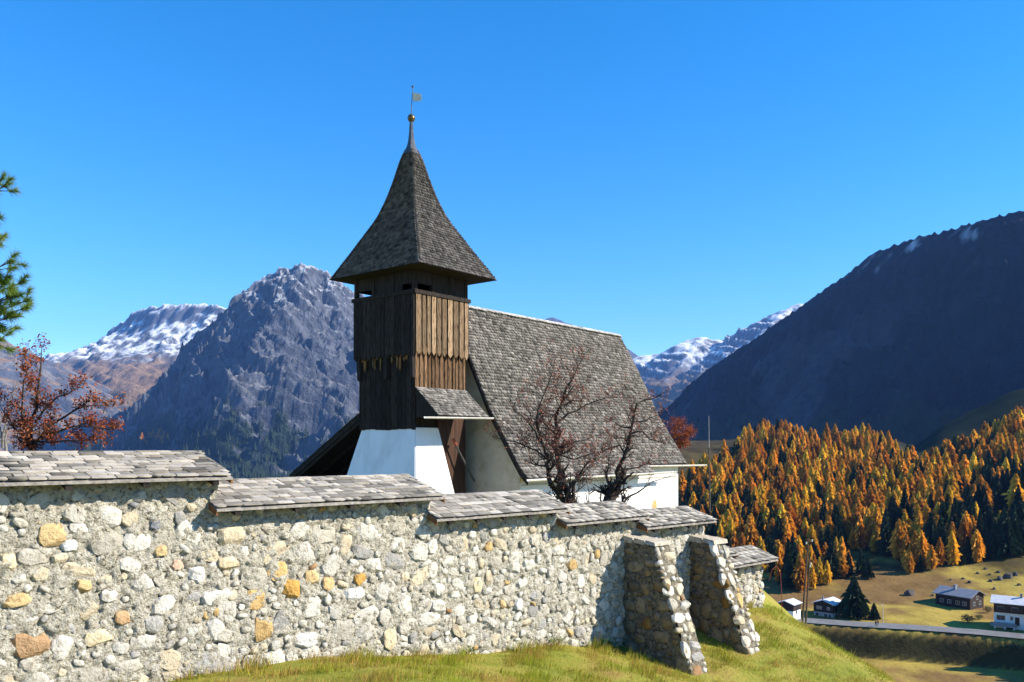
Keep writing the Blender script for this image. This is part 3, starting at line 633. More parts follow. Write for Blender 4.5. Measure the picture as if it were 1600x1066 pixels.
b = MB(); b.box(Ch, .1, TA - .1, NC - .08, NC + .08, 6.46, 6.60); fixn(b.build('bell_beam', MAT['dark'], core))
for (a0, a1, n0, n1) in ((.15, TA - .15, -.10, -.04), (.15, TA - .15, -TN + .04, -TN + .10), (.04, .10, -TN + .15, -.15), (TA - .10, TA - .04, -TN + .15, -.15)):
    b = MB(); b.box(Ch, a0, a1, n0, n1, 6.06, 6.545); fixn(b.build('belfry_panel', MAT['dark'], core))
    b = MB(); b.box(Ch, a0 + (.9 if a1 - a0 > 1 else 0), a1, n0 + (0 if a1 - a0 > 1 else 1.0), n1 - (0 if a1 - a0 > 1 else .6), 5.722, 6.058); fixn(b.build('belfry_panel', MAT['dark'], core))
# spire
EZ = 6.55; TZ = 11.8
ea = (-.63, TA + .665); en = (-TN - .715, .9)
prof = [(1, 0), (.80, .155), (.61, .31), (.42, .465), (.295, .62), (.2, .775), (.12, .93), (.06, 1.0)]
pr_r = np.array([p[0] for p in prof]); pr_z = np.array([p[1] for p in prof])
fz = np.linspace(0, 1, 60); fr = np.interp(fz, pr_z, pr_r); fr = np.convolve(np.pad(fr, 3, 'edge'), np.ones(7) / 7, 'valid'); fr[0] = 1
half = 2.2; arc = np.concatenate([[0], np.cumsum(np.hypot(np.diff(fr) * half, np.diff(fz) * (TZ - EZ)))])
def sp(t): return float(np.interp(t, arc, fr)), EZ + (TZ - EZ) * float(np.interp(t, arc, fz))
def spc(r): return AC + (ea[0] - AC) * r, AC + (ea[1] - AC) * r, NC + (en[0] - NC) * r, NC + (en[1] - NC) * r
b = MB(); rings = []
for j in range(0, 60, 2):
    r = fr[j]; z = EZ + (TZ - EZ) * fz[j]; a0, a1, n0, n1 = spc(r); rings.append([Ch(a0, n0, z), Ch(a0, n1, z), Ch(a1, n1, z), Ch(a1, n0, z)])
pts = [p for rg in rings for p in rg]; fs = [(j * 4 + k, j * 4 + (k + 1) % 4, j * 4 + 4 + (k + 1) % 4, j * 4 + 4 + k) for j in range(len(rings) - 1) for k in range(4)] + [(0, 1, 2, 3)]
b.add(pts, fs); spire = fixn(b.build('spire_roof', MAT['dark'], church))
ms = Mass()
def dull():
    k = random.random(); v = .055 + .10 * k
    if random.random() < .1: v *= .5
    return (v * 1.04, v * .97, v * .9)
faces = [(lambda s, t: Ch(s, spc(sp(t)[0])[3], sp(t)[1]), lambda t: spc(sp(t)[0])[0], lambda t: spc(sp(t)[0])[1]),
         (lambda s, t: Ch(spc(sp(t)[0])[0], s, sp(t)[1]), lambda t: spc(sp(t)[0])[2], lambda t: spc(sp(t)[0])[3]),
         (lambda s, t: Ch(-s, spc(sp(t)[0])[2], sp(t)[1]), lambda t: -spc(sp(t)[0])[1], lambda t: -spc(sp(t)[0])[0]),
         (lambda s, t: Ch(spc(sp(t)[0])[1], -s, sp(t)[1]), lambda t: -spc(sp(t)[0])[3], lambda t: -spc(sp(t)[0])[2])]
for Pf, lo, hi in faces: mass_shingles(ms, shingle_rows(Pf, lo, hi, float(arc[-1]) - .02, .125, .15, .030, pr, over=1.5), dull)
for ci in range(4):                                          # hip caps
    for j in range(0, 57, 1):
        c = lambda jj: rings_pt(ci, jj)
        def rings_pt(k, jj):
            a0, a1, n0, n1 = spc(fr[jj]); z = EZ + (TZ - EZ) * fz[jj]; return Ch(*[(a0, n0), (a0, n1), (a1, n1), (a1, n0)][k], z)
        p0, p1 = rings_pt(ci, j), rings_pt(ci, j + 1); ctr = Ch(AC, NC, p0.z); out = (p0 - ctr).normalized(); side = (p1 - p0).cross(out).normalized()
        for sg in (-1, 1):
            o = p0 + out * .045; x = (side * sg * .11 - out * .07); y = (p1 - p0) * 1.4
            if sg < 0: o = o + x; x = -x
            ms.add(SH_V @ np.array([x[:], y[:], (x.cross(y).normalized() * .02)[:]]) + np.array(o[:]), SH_F, dull())
ms.build('shingle_layer', MAT['shingle_s'], spire, kind='stuff')
# finial with ball and vane
b = MB(); c0 = Ch(AC, NC, 0); b.lathe(c0, [(.36, 11.55), (.26, 11.75), (.17, 11.95), (.12, 12.2), (.085, 12.55), (.06, 12.95)], 8); fin = b.build('finial', MAT['metal'], church)
b = MB(); b.lathe(c0, [(.0, 12.88), (.08, 12.9), (.13, 12.96), (.155, 13.03), (.155, 13.05), (.13, 13.12), (.08, 13.18), (0, 13.2)], 16); b.build('ball', MAT['brass'], fin, True)
b = MB(); b.tube(c0 + vZ * 13.15, c0 + Vector((.05, 0, 14.3)), .017, .014, 6); b.build('rod', MAT['iron'], fin)
b = MB(); b.lathe(c0 + Vector((.05, 0, 14.3)), [(0, -.05), (.045, -.02), (.045, .03), (0, .06)], 8); b.build('knob', MAT['iron'], fin, True)
b = MB(); o = c0 + Vector((.06, 0, 0)); shp = [(.0, 13.74), (.0, 14.06), (.16, 14.02), (.36, 13.95), (.33, 13.85), (.39, 13.78), (.30, 13.70), (.16, 13.70)]
b.prism([o + Vector((x, -.3 * x, z)) for x, z in shp], [o + Vector((x, -.3 * x + .012, z)) for x, z in shp]); fixn(b.build('weather_vane', MAT['vane'], fin))
# white battered base
b = MB(); H = 4.85; k = .2316; b.hexa([Ch(.20 - H * k, -TN + .22 - H * k, -4.2), Ch(2.0, -TN + .22 - H * k, -4.2), Ch(2.0, -.16 + H * k, -4.2), Ch(.20 - H * k, -.16 + H * k, -4.2), Ch(.20, -TN + .22, .65), Ch(1.44, -TN + .22, .65), Ch(1.44, -.16, .65), Ch(.20, -.16, .65)])
ob = fixn(b.build('tower_base', MAT['white'], church))
bm = bmesh.new(); bm.from_mesh(ob.data); bmesh.ops.bevel(bm, geom=bm.edges[:], offset=.03, segments=2, affect='EDGES'); bm.to_mesh(ob.data); bm.free()
# door of upright boards beside the base
b = MB(); b.box(Ch, 1.40, TA + .05, -.28, -.22, -4.2, 1.5); door = fixn(b.build('door', MAT['door'], church))
s = 1.42
while s < TA:
    w = .2 + .08 * pr.random(); b = MB(); b.box(Ch, s, min(s + w - .015, TA + .04), -.22, -.185 + .01 * pr.random(), -4.2, 1.5); fixn(b.build('door_board', MAT['door'], door)); s += w
# nave: walls
PH = [(0, 6.0), (1.3, 3.72), (2.4, 1.52), (3.7, -.47), (4.05, -.97)]
PHX = PH + [(4.42, -1.33)]
A0, A1, AM = 3.42, 17.0, 13.1
zt = lambda h: float(np.interp(abs(h), [p[0] for p in PHX], [p[1] for p in PHX]))
hs_ = [-3.72, -2.4, -1.3, 0, 1.3, 2.4, 3.72]
b = MB(); poly = [(-3.72, -5)] + [(h, zt(h) - .16) for h in hs_] + [(3.72, -5)]
b.prism([Ch(3.78, NC + h, z) for h, z in poly], [Ch(3.80, NC + h, z) for h, z in poly]); fixn(b.build('west_wall', MAT['cream'], church))
b = MB(); b.prism([Ch(3.802, NC + h * .999, z) for h, z in poly], [Ch(16.72, NC + h * .999, z) for h, z in poly]); nave = fixn(b.build('nave_wall', MAT['white'], church))
b = MB(); n_ = NC + 3.72
b.prism([Ch(14.3 + .22 * math.cos(x), n_ + .012, -3.0 + .3 * math.sin(x)) for x in np.linspace(0, math.pi, 9)] + [Ch(14.08, n_ + .012, -4.0), Ch(14.52, n_ + .012, -4.0)], [Ch(14.3 + .22 * math.cos(x), n_ - .02, -3.0 + .3 * math.sin(x)) for x in np.linspace(0, math.pi, 9)] + [Ch(14.08, n_ - .02, -4.0), Ch(14.52, n_ - .02, -4.0)])
fixn(b.build('painted_niche', MAT['ochre'], nave))
b = MB(); b.box(Ch, 3.9, 16.6, n_ + .002, n_ + .03, -1.62, -1.58); fixn(b.build('ledge', MAT['cream'], nave))
# nave roof
def roof_side(sgn, a0, a1, pts, parent_mass, colf, expo=.155, wid=.17):
    pts = pts[::-1]; L = [0]
    for p, q in zip(pts[:-1], pts[1:]): L.append(L[-1] + math.hypot(p[0] - q[0], p[1] - q[1]))
    hx = [p[0] for p in pts]; zx = [p[1] for p in pts]
    if sgn > 0: Pf = lambda s, t: Ch(s, NC + float(np.interp(t, L, hx)), float(np.interp(t, L, zx)) + .02 * float(pnoise(s * .5, t * .6)))
    else: Pf = lambda s, t: Ch(a0 + a1 - s, NC - float(np.interp(t, L, hx)), float(np.interp(t, L, zx)))
    mass_shingles(parent_mass, shingle_rows(Pf, lambda t: a0, lambda t: a1, L[-1] + .03, expo, wid, .038, pr), colf)
b = MB(); poly = [(h, z - .01) for h, z in PH]; und = [(h, z - .12) for h, z in PH]
for s_ in (1, -1):
    pp = poly + und[::-1]
    b.prism([Ch(A0, NC + s_ * h, z) for h, z in pp], [Ch(A1, NC + s_ * h, z) for h, z in pp])
    pp = [(4.05, -.98), (4.42, -1.34), (4.40, -1.44), (4.03, -1.09)]
    b.prism([Ch(A0, NC + s_ * h, z) for h, z in pp], [Ch(AM, NC + s_ * h, z) for h, z in pp])
nroof = fixn(b.build('nave_roof', MAT['dark'], church))
def nave_c():
    k = random.random(); v = .11 + .19 * k
    if random.random() < .10: v *= .5
    if random.random() < .06: v = .36
    return (v * 1.06, v * .97, v * .88)
ms = Mass(); roof_side(1, A0, AM, PHX, ms, nave_c); roof_side(1, AM, A1, PH, ms, nave_c); roof_side(-1, A0, A1, PHX, ms, nave_c, .3, .3)
rd = shingle_rows(lambda s, t: Ch(s, NC + .20 - t, 6.02 - .20 + t * .9), lambda t: A0, lambda t: A1, .2, .2, .2, .03, pr); mass_shingles(ms, rd, lambda: tuple(np.array((1, .98, .94)) * (.35 + .2 * random.random())))
ms.build('shingle_layer', MAT['shingle_s'], nroof, kind='stuff')
for a in (A0 - .03, A1 - .05):
    for s_ in (1, -1):
        b = MB(); pp = [(h, z - .02) for h, z in PHX[:(6 if a < 5 else 5)]] + [(h - .05, z - .22) for h, z in PHX[:(6 if a < 5 else 5)]][::-1]
        pp = [(max(h, 0), z) for h, z in pp]; b.prism([Ch(a, NC + s_ * h, z) for h, z in pp], [Ch(a + .07, NC + s_ * h, z) for h, z in pp]); fixn(b.build('verge_board', MAT['dark'], nroof))
def log_gutter(p0, p1, r, parent):
    d = (p1 - p0).normalized(); side = d.cross(vZ).normalized(); n = 7; b = MB()
    ring = lambda p: [p + side * r * math.cos(math.pi + math.pi * i / (n - 1)) + vZ * r * math.sin(math.pi + math.pi * i / (n - 1)) for i in range(n)] + [p + side * r * .75 * math.cos(2 * math.pi - math.pi * i / (n - 1)) + vZ * r * .75 * math.sin(2 * math.pi - math.pi * i / (n - 1)) for i in range(n)]
    b.prism(ring(p0), ring(p1)); return fixn(b.build('gutter', MAT['gutter'], parent))
log_gutter(Ch(A0 - .1, NC + 4.50, -1.33), Ch(AM + 1.9, NC + 4.50, -1.30), .10, church)
log_gutter(Ch(AM - .3, NC + 4.13, -.98), Ch(19.0, NC + 4.13, -1.05), .09, church)
# little lean-to roof on the sunny side of the tower
b = MB(); L0, L1 = 0.02, 2.78; pp = [(-.02, 2.16), (1.2, 1.06), (1.2, .99), (-.02, 2.08)]
b.prism([Ch(L0, n, z) for n, z in pp], [Ch(L1, n, z) for n, z in pp]); lean = fixn(b.build('lean_to_roof', MAT['dark'], church))
Ln = math.hypot(1.22, 1.10); ms = Mass()
mass_shingles(ms, shingle_rows(lambda s, t: Ch(s, 1.22 - 1.22 * t / Ln, 1.05 + 1.10 * t / Ln), lambda t: L0, lambda t: L1 + .02, Ln, .135, .14, .032, pr), nave_c); ms.build('shingle_layer', MAT['shingle_s'], lean, kind='stuff')
b = MB(); b.add([Ch(L0 + .06, .0, 2.05), Ch(L0 + .06, 1.12, 1.02), Ch(L0 + .06, .0, 1.02)], [(0, 1, 2)]); b.build('gable_board', MAT['dark'], lean)
log_gutter(Ch(-.75, 1.30, 1.00), Ch(2.95, 1.30, 1.06), .075, lean)
# open lean-to porch on the shaded side
b = MB(); hh = [(1.55, 1.22), (6.15, -1.36), (6.15, -1.56), (1.55, 1.02)]
b.prism([Ch(.1, NC - h, z) for h, z in hh], [Ch(3.4, NC - h, z) for h, z in hh]); porch = fixn(b.build('porch_roof', MAT['dark'], church))
ms = Mass(); Lp = math.hypot(4.6, 2.58); mass_shingles(ms, shingle_rows(lambda s, t: Ch(3.5 - s, NC - 6.2 + 4.65 * t / Lp, -1.38 + 2.6 * t / Lp), lambda t: .05, lambda t: 3.45, Lp, .17, .2, .024, pr), dull); ms.build('shingle_layer', MAT['shingle_s'], porch, kind='stuff')
for a in (.16, 1.2, 2.3):
    b = MB(); hq = [(1.6, 1.0), (6.05, -1.50), (6.05, -1.66), (1.6, .84)]; b.prism([Ch(a, NC - h, z) for h, z in hq], [Ch(a + .12, NC - h, z) for h, z in hq]); fixn(b.build('rafter', MAT['dark'], porch))
b = MB(); b.box(Ch, 3.15, 3.25, NC - 5.9, NC - 1.6, -4.5, -1.3); b.prism([Ch(3.15, NC - 1.6, -1.3), Ch(3.15, NC - 5.9, -1.3), Ch(3.15, NC - 1.6, .9)], [Ch(3.25, NC - 1.6, -1.3), Ch(3.25, NC - 5.9, -1.3), Ch(3.25, NC - 1.6, .9)]); fixn(b.build('porch_wall', MAT['dark'], church))
b = MB(); b.box(Ch, .2, 3.15, NC - 5.9, NC - 5.8, -4.5, -1.45); fixn(b.build('porch_side', MAT['dark'], church))
# pole leaning beside the door, lamp under the lean-to
b = MB(); b.tube(px(709, 690, 32.5), px(741, 752, 33.2), .035, .05, 8); lp = tag(fixn(b.build('leaning_bar', MAT['iron'])), 'dark iron bar with red tip leaning beside the church door', 'bar')
b = MB(); b.tube(px(708, 686, 32.45), px(713, 696, 32.52), .055, .05, 8); b.build('tip', MAT['red'], lp)

# ------------------------------------------------------------------ trees in the churchyard
class Tree:
    def __init__(s, r): s.b = MB(); s.L = Mass(); s.r = r; s.tips = []
    def limb(s, pts, r0, r1, n=5):
        m = len(pts) - 1
        for i in range(m): s.b.tube(pts[i], pts[i + 1], r0 + (r1 - r0) * i / m, r0 + (r1 - r0) * (i + 1) / m, n, False)
    def grow(s, p, d, L, r, depth, up=.15):
        n = 3; pts = [p]; dd = d.normalized()
        for i in range(n):
            dd = (dd + Vector((s.r.normal(0, .22), s.r.normal(0, .22), s.r.normal(0, .18) + up * .5))).normalized(); pts.append(pts[-1] + dd * L / n)
        s.limb(pts, r, r * .55, 5 if r > .012 else 3)
        s.tips.append((pts[-1], dd, depth))
        if depth > 0:
            for i in range(1, n + 1):
                for _ in range(2 if depth > 1 else 2):
                    if s.r.random() < .78:
                        sd = Vector((s.r.normal(), s.r.normal(), s.r.normal() * .7 + .3)).normalized()
                        s.grow(pts[i], (dd * .6 + sd * .9), L * (.5 + .3 * s.r.random()), r * .55, depth - 1, up)
    def stems(s, polys, depth, L, gap=.16, rf=.5):
        for pts, r0, r1 in polys:
            ex = [pts[0]]
            for a, b_ in zip(pts[:-1], pts[1:]):
                for f in (.5, 1): ex.append(a.lerp(b_, f) + Vector((s.r.normal(0, .012), s.r.normal(0, .05), s.r.normal(0, .012))))
            s.limb(ex, r0, r1, 7); tot = sum((b_ - a).length for a, b_ in zip(ex[:-1], ex[1:])); run = 0
            for a, b_ in zip(ex[:-1], ex[1:]):
                l = (b_ - a).length
                for _ in range(max(1, int(l / gap))):
                    run += l / max(1, int(l / gap)); f = run / tot
                    if f < .3 and r0 > .04: continue
                    sd = Vector((s.r.normal(), s.r.normal(), s.r.normal() * .6 + .35)).normalized()
                    s.grow(a.lerp(b_, s.r.random()), sd + (b_ - a).normalized() * .5, L * (.5 + .7 * s.r.random()), max(.005, (r0 + (r1 - r0) * f) * rf), depth)
            s.grow(ex[-1], ex[-1] - ex[-2], L, r1, depth)
    def leaves(s, prob, n, size, spread):
        for p, d, dep in s.tips:
            if s.r.random() > prob: continue
            for _ in range(n):
                c = np.array(p[:]) + s.r.normal(0, spread, 3); e1 = s.r.normal(0, 1, 3); e1 /= np.linalg.norm(e1); e2 = np.cross(e1, s.r.normal(0, 1, 3)); e2 /= np.linalg.norm(e2) + 1e-9
                z = size * (.6 + .8 * s.r.random()); s.L.add(np.array([c - e1 * z, c + e2 * z * .5, c + e1 * z, c - e2 * z * .5]), np.array([(0, 1, 2), (0, 2, 3)]), (1, 1, 1))
def rowan(name, label, root, polys, depth, L, bark, leaf, lp, ln, ls, lsp, seed, group=None, gap=.16):
    t = thing(name, label, 'tree', root, group); T = Tree(np.random.default_rng(seed)); T.stems(polys, depth, L, gap)
    T.leaves(lp, ln, ls, lsp); T.b.build('trunk', bark, t, True)
    if T.L.n: T.L.build('crown', leaf, t, kind='stuff')
    return t
def q(pts, Y, dy=0.): return [px(770 + x / 4.44, 560 + y / 4.44, Y + dy * i) for i, (x, y) in enumerate(pts)]
def root_at(x, y): return Vector((x, y, float(hz(x, y))))
r1 = root_at(1.42, 20.2); Y1 = 20
top = q([(540, 1000)], Y1)[0]; top2 = q([(490, 990)], Y1)[0]
rowan('rowan_tree', 'many-stemmed bare rowan with dull red berries in front of church roof, nearer the tower', r1, [
    ([r1, top2], .09, .075), ([r1 + Vector((.1, 0, 0)), top], .10, .085),
    (q([(490, 990), (440, 910), (400, 870), (385, 790), (372, 735), (385, 700), (350, 600), (290, 500), (230, 430)], Y1, -.03), .075, .018),
    (q([(540, 1000), (480, 870), (460, 780), (455, 700), (430, 620), (455, 500), (430, 400), (480, 310), (520, 200), (580, 90)], Y1, .03), .085, .014),
    (q([(455, 450), (520, 385), (640, 330), (770, 280)], Y1, .06), .03, .010), (q([(560, 1000), (560, 880), (590, 830), (620, 760), (700, 700)], Y1, -.06), .05, .012),
    (q([(385, 700), (300, 640), (200, 600), (110, 570)], Y1, .08), .03, .010), (q([(350, 600), (300, 420), (330, 300), (400, 120)], Y1, -.08), .03, .010),
    (q([(430, 620), (540, 580), (660, 560)], Y1, .1), .025, .010), (q([(440, 660), (560, 700), (700, 660)], Y1, -.12), .022, .01)], 2, .46, MAT['bark'], MAT['berry'], .40, 5, .026, .05, 11, gap=.12)
r2 = root_at(2.3, 20.6); Y2 = 20.3
b0 = q([(800, 1000)], Y2)[0]
rowan('rowan_tree', 'slanting bare rowan with one tall crooked stem before the white church wall', r2, [
    ([r2, b0], .14, .15), (q([(800, 1000), (850, 930)], Y2), .15, .10),
    (q([(850, 930), (880, 850), (862, 785), (910, 690), (950, 560), (980, 430), (1000, 310), (1060, 280)], Y2, .02), .075, .014),
    (q([(845, 930), (800, 880), (790, 800), (800, 730)], Y2, -.03), .05, .012), (q([(920, 670), (880, 600), (790, 640)], Y2, .05), .028, .010),
    (q([(965, 480), (880, 470), (840, 440)], Y2, -.05), .025, .010), (q([(975, 440), (1060, 430), (1120, 400)], Y2, .05), .022, .009), (q([(965, 520), (1040, 505), (1090, 560), (1200, 590)], Y2, -.06), .026, .009),
    (q([(890, 770), (1000, 760), (1100, 720)], Y2, -.06), .02, .009)], 2, .38, MAT['bark'], MAT['berry'], .24, 5, .026, .05, 12, gap=.13)
r3 = root_at(3.2, 20.2)
rowan('rowan_tree', 'thin low rowan sapling leaning right before the white church wall', r3, [([r3, q([(905, 1000)], 20)[0]], .03, .026),
    (q([(905, 1000), (1000, 930), (1100, 860), (1230, 820)], 20, .02), .026, .008), (q([(920, 985), (900, 900), (960, 840)], 20, .02), .015, .006)], 1, .30, MAT['bark'], MAT['berry'], .16, 4, .018, .04, 13)
r4 = root_at(1.9, 19.4)
rowan('sapling', 'small bare grey sapling between the two dark rowans', r4, [([r4, q([(665, 1000)], 19.4)[0]], .018, .016), (q([(665, 1000), (667, 900), (650, 820)], 19.4, .02), .016, .006), (q([(667, 930), (720, 890), (760, 860)], 19.4), .008, .004), (q([(667, 940), (620, 900), (590, 870)], 19.4), .008, .004)], 1, .16, MAT['barkg'], None, 0, 0, 0, 0, 14)
# red-leaved rowan at the left
Y3 = 15.; r5 = root_at(px(52, 700, Y3).x, Y3)
P5 = lambda pts, dy=0.: [px(u, v, Y3 + dy * i) for i, (u, v) in enumerate(pts)]
rowan('red_leaved_rowan', 'rowan with dark red autumn leaves rising above the wall at far left', r5, [([r5, px(48, 705, Y3)], .05, .045), (P5([(48, 705), (52, 660), (60, 620), (64, 585), (67, 550)], .03), .04, .008),
    (P5([(50, 700), (80, 665), (115, 640), (165, 632)], .05), .03, .008), (P5([(52, 690), (95, 672), (140, 665), (172, 672)], -.06), .025, .008), (P5([(55, 660), (85, 620), (120, 608)], .08), .02, .007), (P5([(50, 690), (30, 650), (38, 600), (42, 575)], -.08), .022, .007), (P5([(50, 690), (100, 690), (150, 685)], .1), .02, .007), (P5([(48, 690), (20, 670), (5, 640)], .1), .02, .007)],
    2, .19, MAT['bark'], MAT['leafred'], .5, 6, .026, .05, 15, gap=.13)
r6 = root_at(-9.6, 15.8)
rowan('bare_tree', 'leafless pale grey tree at the left edge behind the wall', r6, [([r6, px(4, 700, 15.8)], .03, .028), ([px(4, 700, 15.8), px(8, 660, 15.8), px(16, 630, 15.8), px(26, 600, 15.8)], .025, .006), ([px(6, 680, 15.8), px(30, 655, 15.9), px(38, 640, 16)], .015, .005), ([px(5, 690, 15.8), px(-15, 640, 15.8), px(-20, 600, 15.8)], .018, .006), ([px(20, 700, 15.7), px(36, 690, 15.7), px(40, 665, 15.7)], .012, .005)], 1, .22, MAT['barkg'], None, 0, 0, 0, 0, 16)
# red-berried crown past the church's far end
r7 = root_at(px(1066, 700, 46).x - 1.5, 46)
rowan('rowan_tree', 'bright red-berried rowan peeping past the far end of the church roof', r7, [([r7, px(1040, 720, 46)], .10, .08), ([px(1040, 720, 46), px(1055, 700, 46), px(1064, 672, 46)], .07, .02), ([px(1050, 705, 46), px(1070, 690, 46), px(1076, 680, 46.2)], .04, .02), ([px(1045, 712, 46), px(1036, 690, 46)], .04, .02)], 2, .42, MAT['bark'], MAT['leafred'], .9, 7, .05, .10, 17)

# stone pine at the left edge
Yp = 10.5; pr0 = root_at(-8.35, Yp + .4)
pine = thing('stone_pine', 'stone pine whose long-needled green branches reach in at the left edge', 'tree', pr0)
rp_ = np.random.default_rng(31); tb = MB(); need = Mass(); top_p = Vector((-8.3, Yp + .4, 5.2))
for i in range(8): tb.tube(pr0.lerp(top_p, i / 8), pr0.lerp(top_p, (i + 1) / 8), .17 * (1 - i / 9.5), .17 * (1 - (i + 1) / 9.5), 9, False)
def tuft(p, d, n=60, L=.11):
    p = np.array(p[:]); d = np.array(d[:]); d = d / np.linalg.norm(d)
    for _ in range(n):
        v = rp_.normal(0, 1, 3); v = v / np.linalg.norm(v) * .85 + d * .75; v /= np.linalg.norm(v); s = np.cross(v, rp_.normal(0, 1, 3)); s /= np.linalg.norm(s) + 1e-9
        b0_ = p - d * .10 * rp_.random(); l = L * (.7 + .5 * rp_.random()); need.add(np.array([b0_ - s * .0032, b0_ + s * .0032, b0_ + v * l]), np.array([(0, 1, 2)]), (1, 1, 1))
def bough(tip, r=.022, side=9):
    st = Vector((-8.32, Yp + .4, tip.z - .35 * (.5 + rp_.random()))); pts = [st, st.lerp(tip, .4) + Vector((0, 0, -.10)), st.lerp(tip, .75) + Vector((0, 0, -.05)), tip]
    for a, b_, k in zip(pts[:-1], pts[1:], (1, .7, .45)): tb.tube(a, b_, r * k, r * k * .7, 5, False)
    d = (tip - pts[1]).normalized(); tuft(tip, d, 150)
    for k in range(side):
        f = .3 + .65 * rp_.random(); c = pts[1].lerp(tip, f); sd = (d * .8 + Vector(rp_.normal(0, .55, 3)) + Vector((0, 0, .25))).normalized(); e = c + sd * (.12 + .16 * rp_.random())
        tb.tube(c, e, .008, .005, 3, False); tuft(e, sd, 110)
for (u, v, dy) in ((14, 288, 0), (-6, 300, .2), (2, 372, .1), (-10, 385, -.2), (20, 408, 0), (38, 440, .15), (46, 468, -.1), (42, 482, .2), (26, 462, -.2), (18, 496, 0), (8, 515, .1), (2, 530, -.1), (10, 440, .2), (-20, 340, .1), (-30, 450, .3), (-40, 520, -.3), (-30, 260, 0), (-60, 220, .2), (-90, 150, 0), (-50, 560, .4), (-40, 600, .3)): bough(px(u, v, Yp + dy))
for k in range(64):
    a = rp_.random() * 2 * math.pi; z = -1.0 + 6.4 * rp_.random(); l = (.45 + 1.0 * rp_.random()) * (1 - (z + 1) / 9)
    tip = Vector((-8.32 + l * math.cos(a), Yp + .4 + l * math.sin(a), z))
    if tip.x / tip.y > -.66: continue
    bough(tip, side=8)
tb.build('trunk', MAT['trunk'], pine, True); need.build('crown', MAT['needle'], pine, kind='stuff')

# ------------------------------------------------------------------ larch and spruce forest
def conifer(seed, kind, levels=32, per=11):
    r = np.random.default_rng(seed); ms = Mass(); wide = .195 if kind == 'larch' else .20
    lean = r.normal(0, .012, 2)
    for i in range(levels):
        z = .10 + .90 * (i + r.random() * .6) / levels; R_ = wide * (1 - z) ** .78 * (.75 + .5 * r.random()) + .008
        if kind == 'larch': R_ *= (.55 + .9 * min(1, z * 2.2))
        for j in range(per):
            if r.random() < .10: continue
            a = 2 * np.pi * (j + r.random()) / per; rr = R_ * (.55 + .75 * r.random()); w = .014 + .026 * r.random()
            dr = (.02 + .05 * r.random()) * (1 if kind == 'larch' else 1.5); ca, sa = math.cos(a), math.sin(a); c = np.array((lean[0] * z, lean[1] * z, z))
            p0 = c + (ca * rr * .08, sa * rr * .08, .012); p1 = c + (ca * rr * .6 - sa * w, sa * rr * .6 + ca * w, -dr * .4); p2 = c + (ca * rr, sa * rr, -dr); p3 = c + (ca * rr * .6 + sa * w, sa * rr * .6 - ca * w, -dr * .4 + .01)
            p4 = c + (ca * rr * .75, sa * rr * .75, .045 * (1 - z) + .01)
            v = .72 + .5 * r.random(); col = (v * (1.0), v * (.92 + .16 * r.random()), v * .9)
            ms.add(np.array([p0, p1, p2, p3, p4]), np.array([(0, 1, 2), (0, 2, 3), (0, 2, 4)]), col)
    for a in range(4):
        an = np.pi / 2 * a; bn = np.pi / 2 * (a + 1); rr = .012
        ms.add(np.array([(rr * math.cos(an), rr * math.sin(an), -.06), (rr * math.cos(bn), rr * math.sin(bn), -.06), (lean[0], lean[1], 1.0)]), np.array([(0, 1, 2)]), (.25, .25, .3))
    return np.concatenate(ms.V), np.concatenate(ms.F), np.concatenate(ms.C)
LARCH = [conifer(200 + i, 'larch') for i in range(7)]; SPRUCE = [conifer(300 + i, 'spruce') for i in range(5)]
TINT = [(1, 1, 1), (.8, .7, .8), (1.05, 1.3, 1.2), (.95, .85, .9), (.62, .5, .7), (1.0, 1.15, 1), (.85, .75, .8)]
ML = [mesh('larch', v, f, c * np.array(TINT[i])) for i, (v, f, c) in enumerate(LARCH)]; MS = [mesh('spruce', v, f, c) for v, f, c in SPRUCE]
for m_ in ML: m_.materials.append(MAT['larch'])
for m_ in MS: m_.materials.append(MAT['spruce'])
def inpoly(u, v, poly):
    ins = False; n = len(poly)
    for i in range(n):
        (ax, ay), (bx, by) = poly[i], poly[(i + 1) % n]
        if (ay > v) != (by > v) and u < (bx - ax) * (v - ay) / (by - ay) + ax: ins = not ins
    return ins
def hit(u, v, y0=262., y1=1100., field=vz, n=420):
    Y = np.geomspace(y0, y1, n); X = (u - 800) / F * Y; Z = (HZ - v) / F * Y; g = field(X, Y); k = np.nonzero(g >= Z)[0]
    return None if len(k) == 0 else (float(X[k[0]]), float(Y[k[0]]), float(g[k[0]]))
FOREST = [(1062, 790), (1085, 760), (1120, 738), (1160, 700), (1205, 672), (1235, 680), (1270, 698), (1335, 688), (1380, 705), (1420, 738), (1450, 742), (1490, 722), (1540, 690), (1600, 660), (1600, 868), (1560, 876), (1500, 884), (1440, 894), (1400, 902), (1360, 905), (1320, 905), (1270, 925), (1230, 925), (1212, 905), (1062, 870)]
fr_ = np.random.default_rng(41); spots = []; Lp_ = np.zeros((0, 2))
for _ in range(9000):
    u = 1062 + 540 * fr_.random(); v = 660 + 268 * fr_.random() ** 1.0
    if not inpoly(u, v, FOREST): continue
    sp_ = 8.0 + 5.0 * (v - 690) / 200
    if len(Lp_) and np.min(np.hypot((Lp_[:, 0] - u), (Lp_[:, 1] - v) * 1.5)) < sp_ * .72: continue
    h = hit(u, v)
    if h is None: continue
    dark = .13 + (.45 if u < 1120 and v > 770 else 0) + (.12 if v > 850 else 0) + (.6 if (u > 1490 and v > 750) else 0)
    cl = float(pnoise(h[0] / 38, h[1] / 60)); dark += .7 * max(0, float(pnoise(h[0] / 30 + 40, h[1] / 45)) - .05)
    if cl < -.30: continue
    if u > 1540 and v > 850 and fr_.random() < .5: continue
    Lp_ = np.vstack([Lp_, (u, v)]); spots.append((h, fr_.random() < dark, u, v))
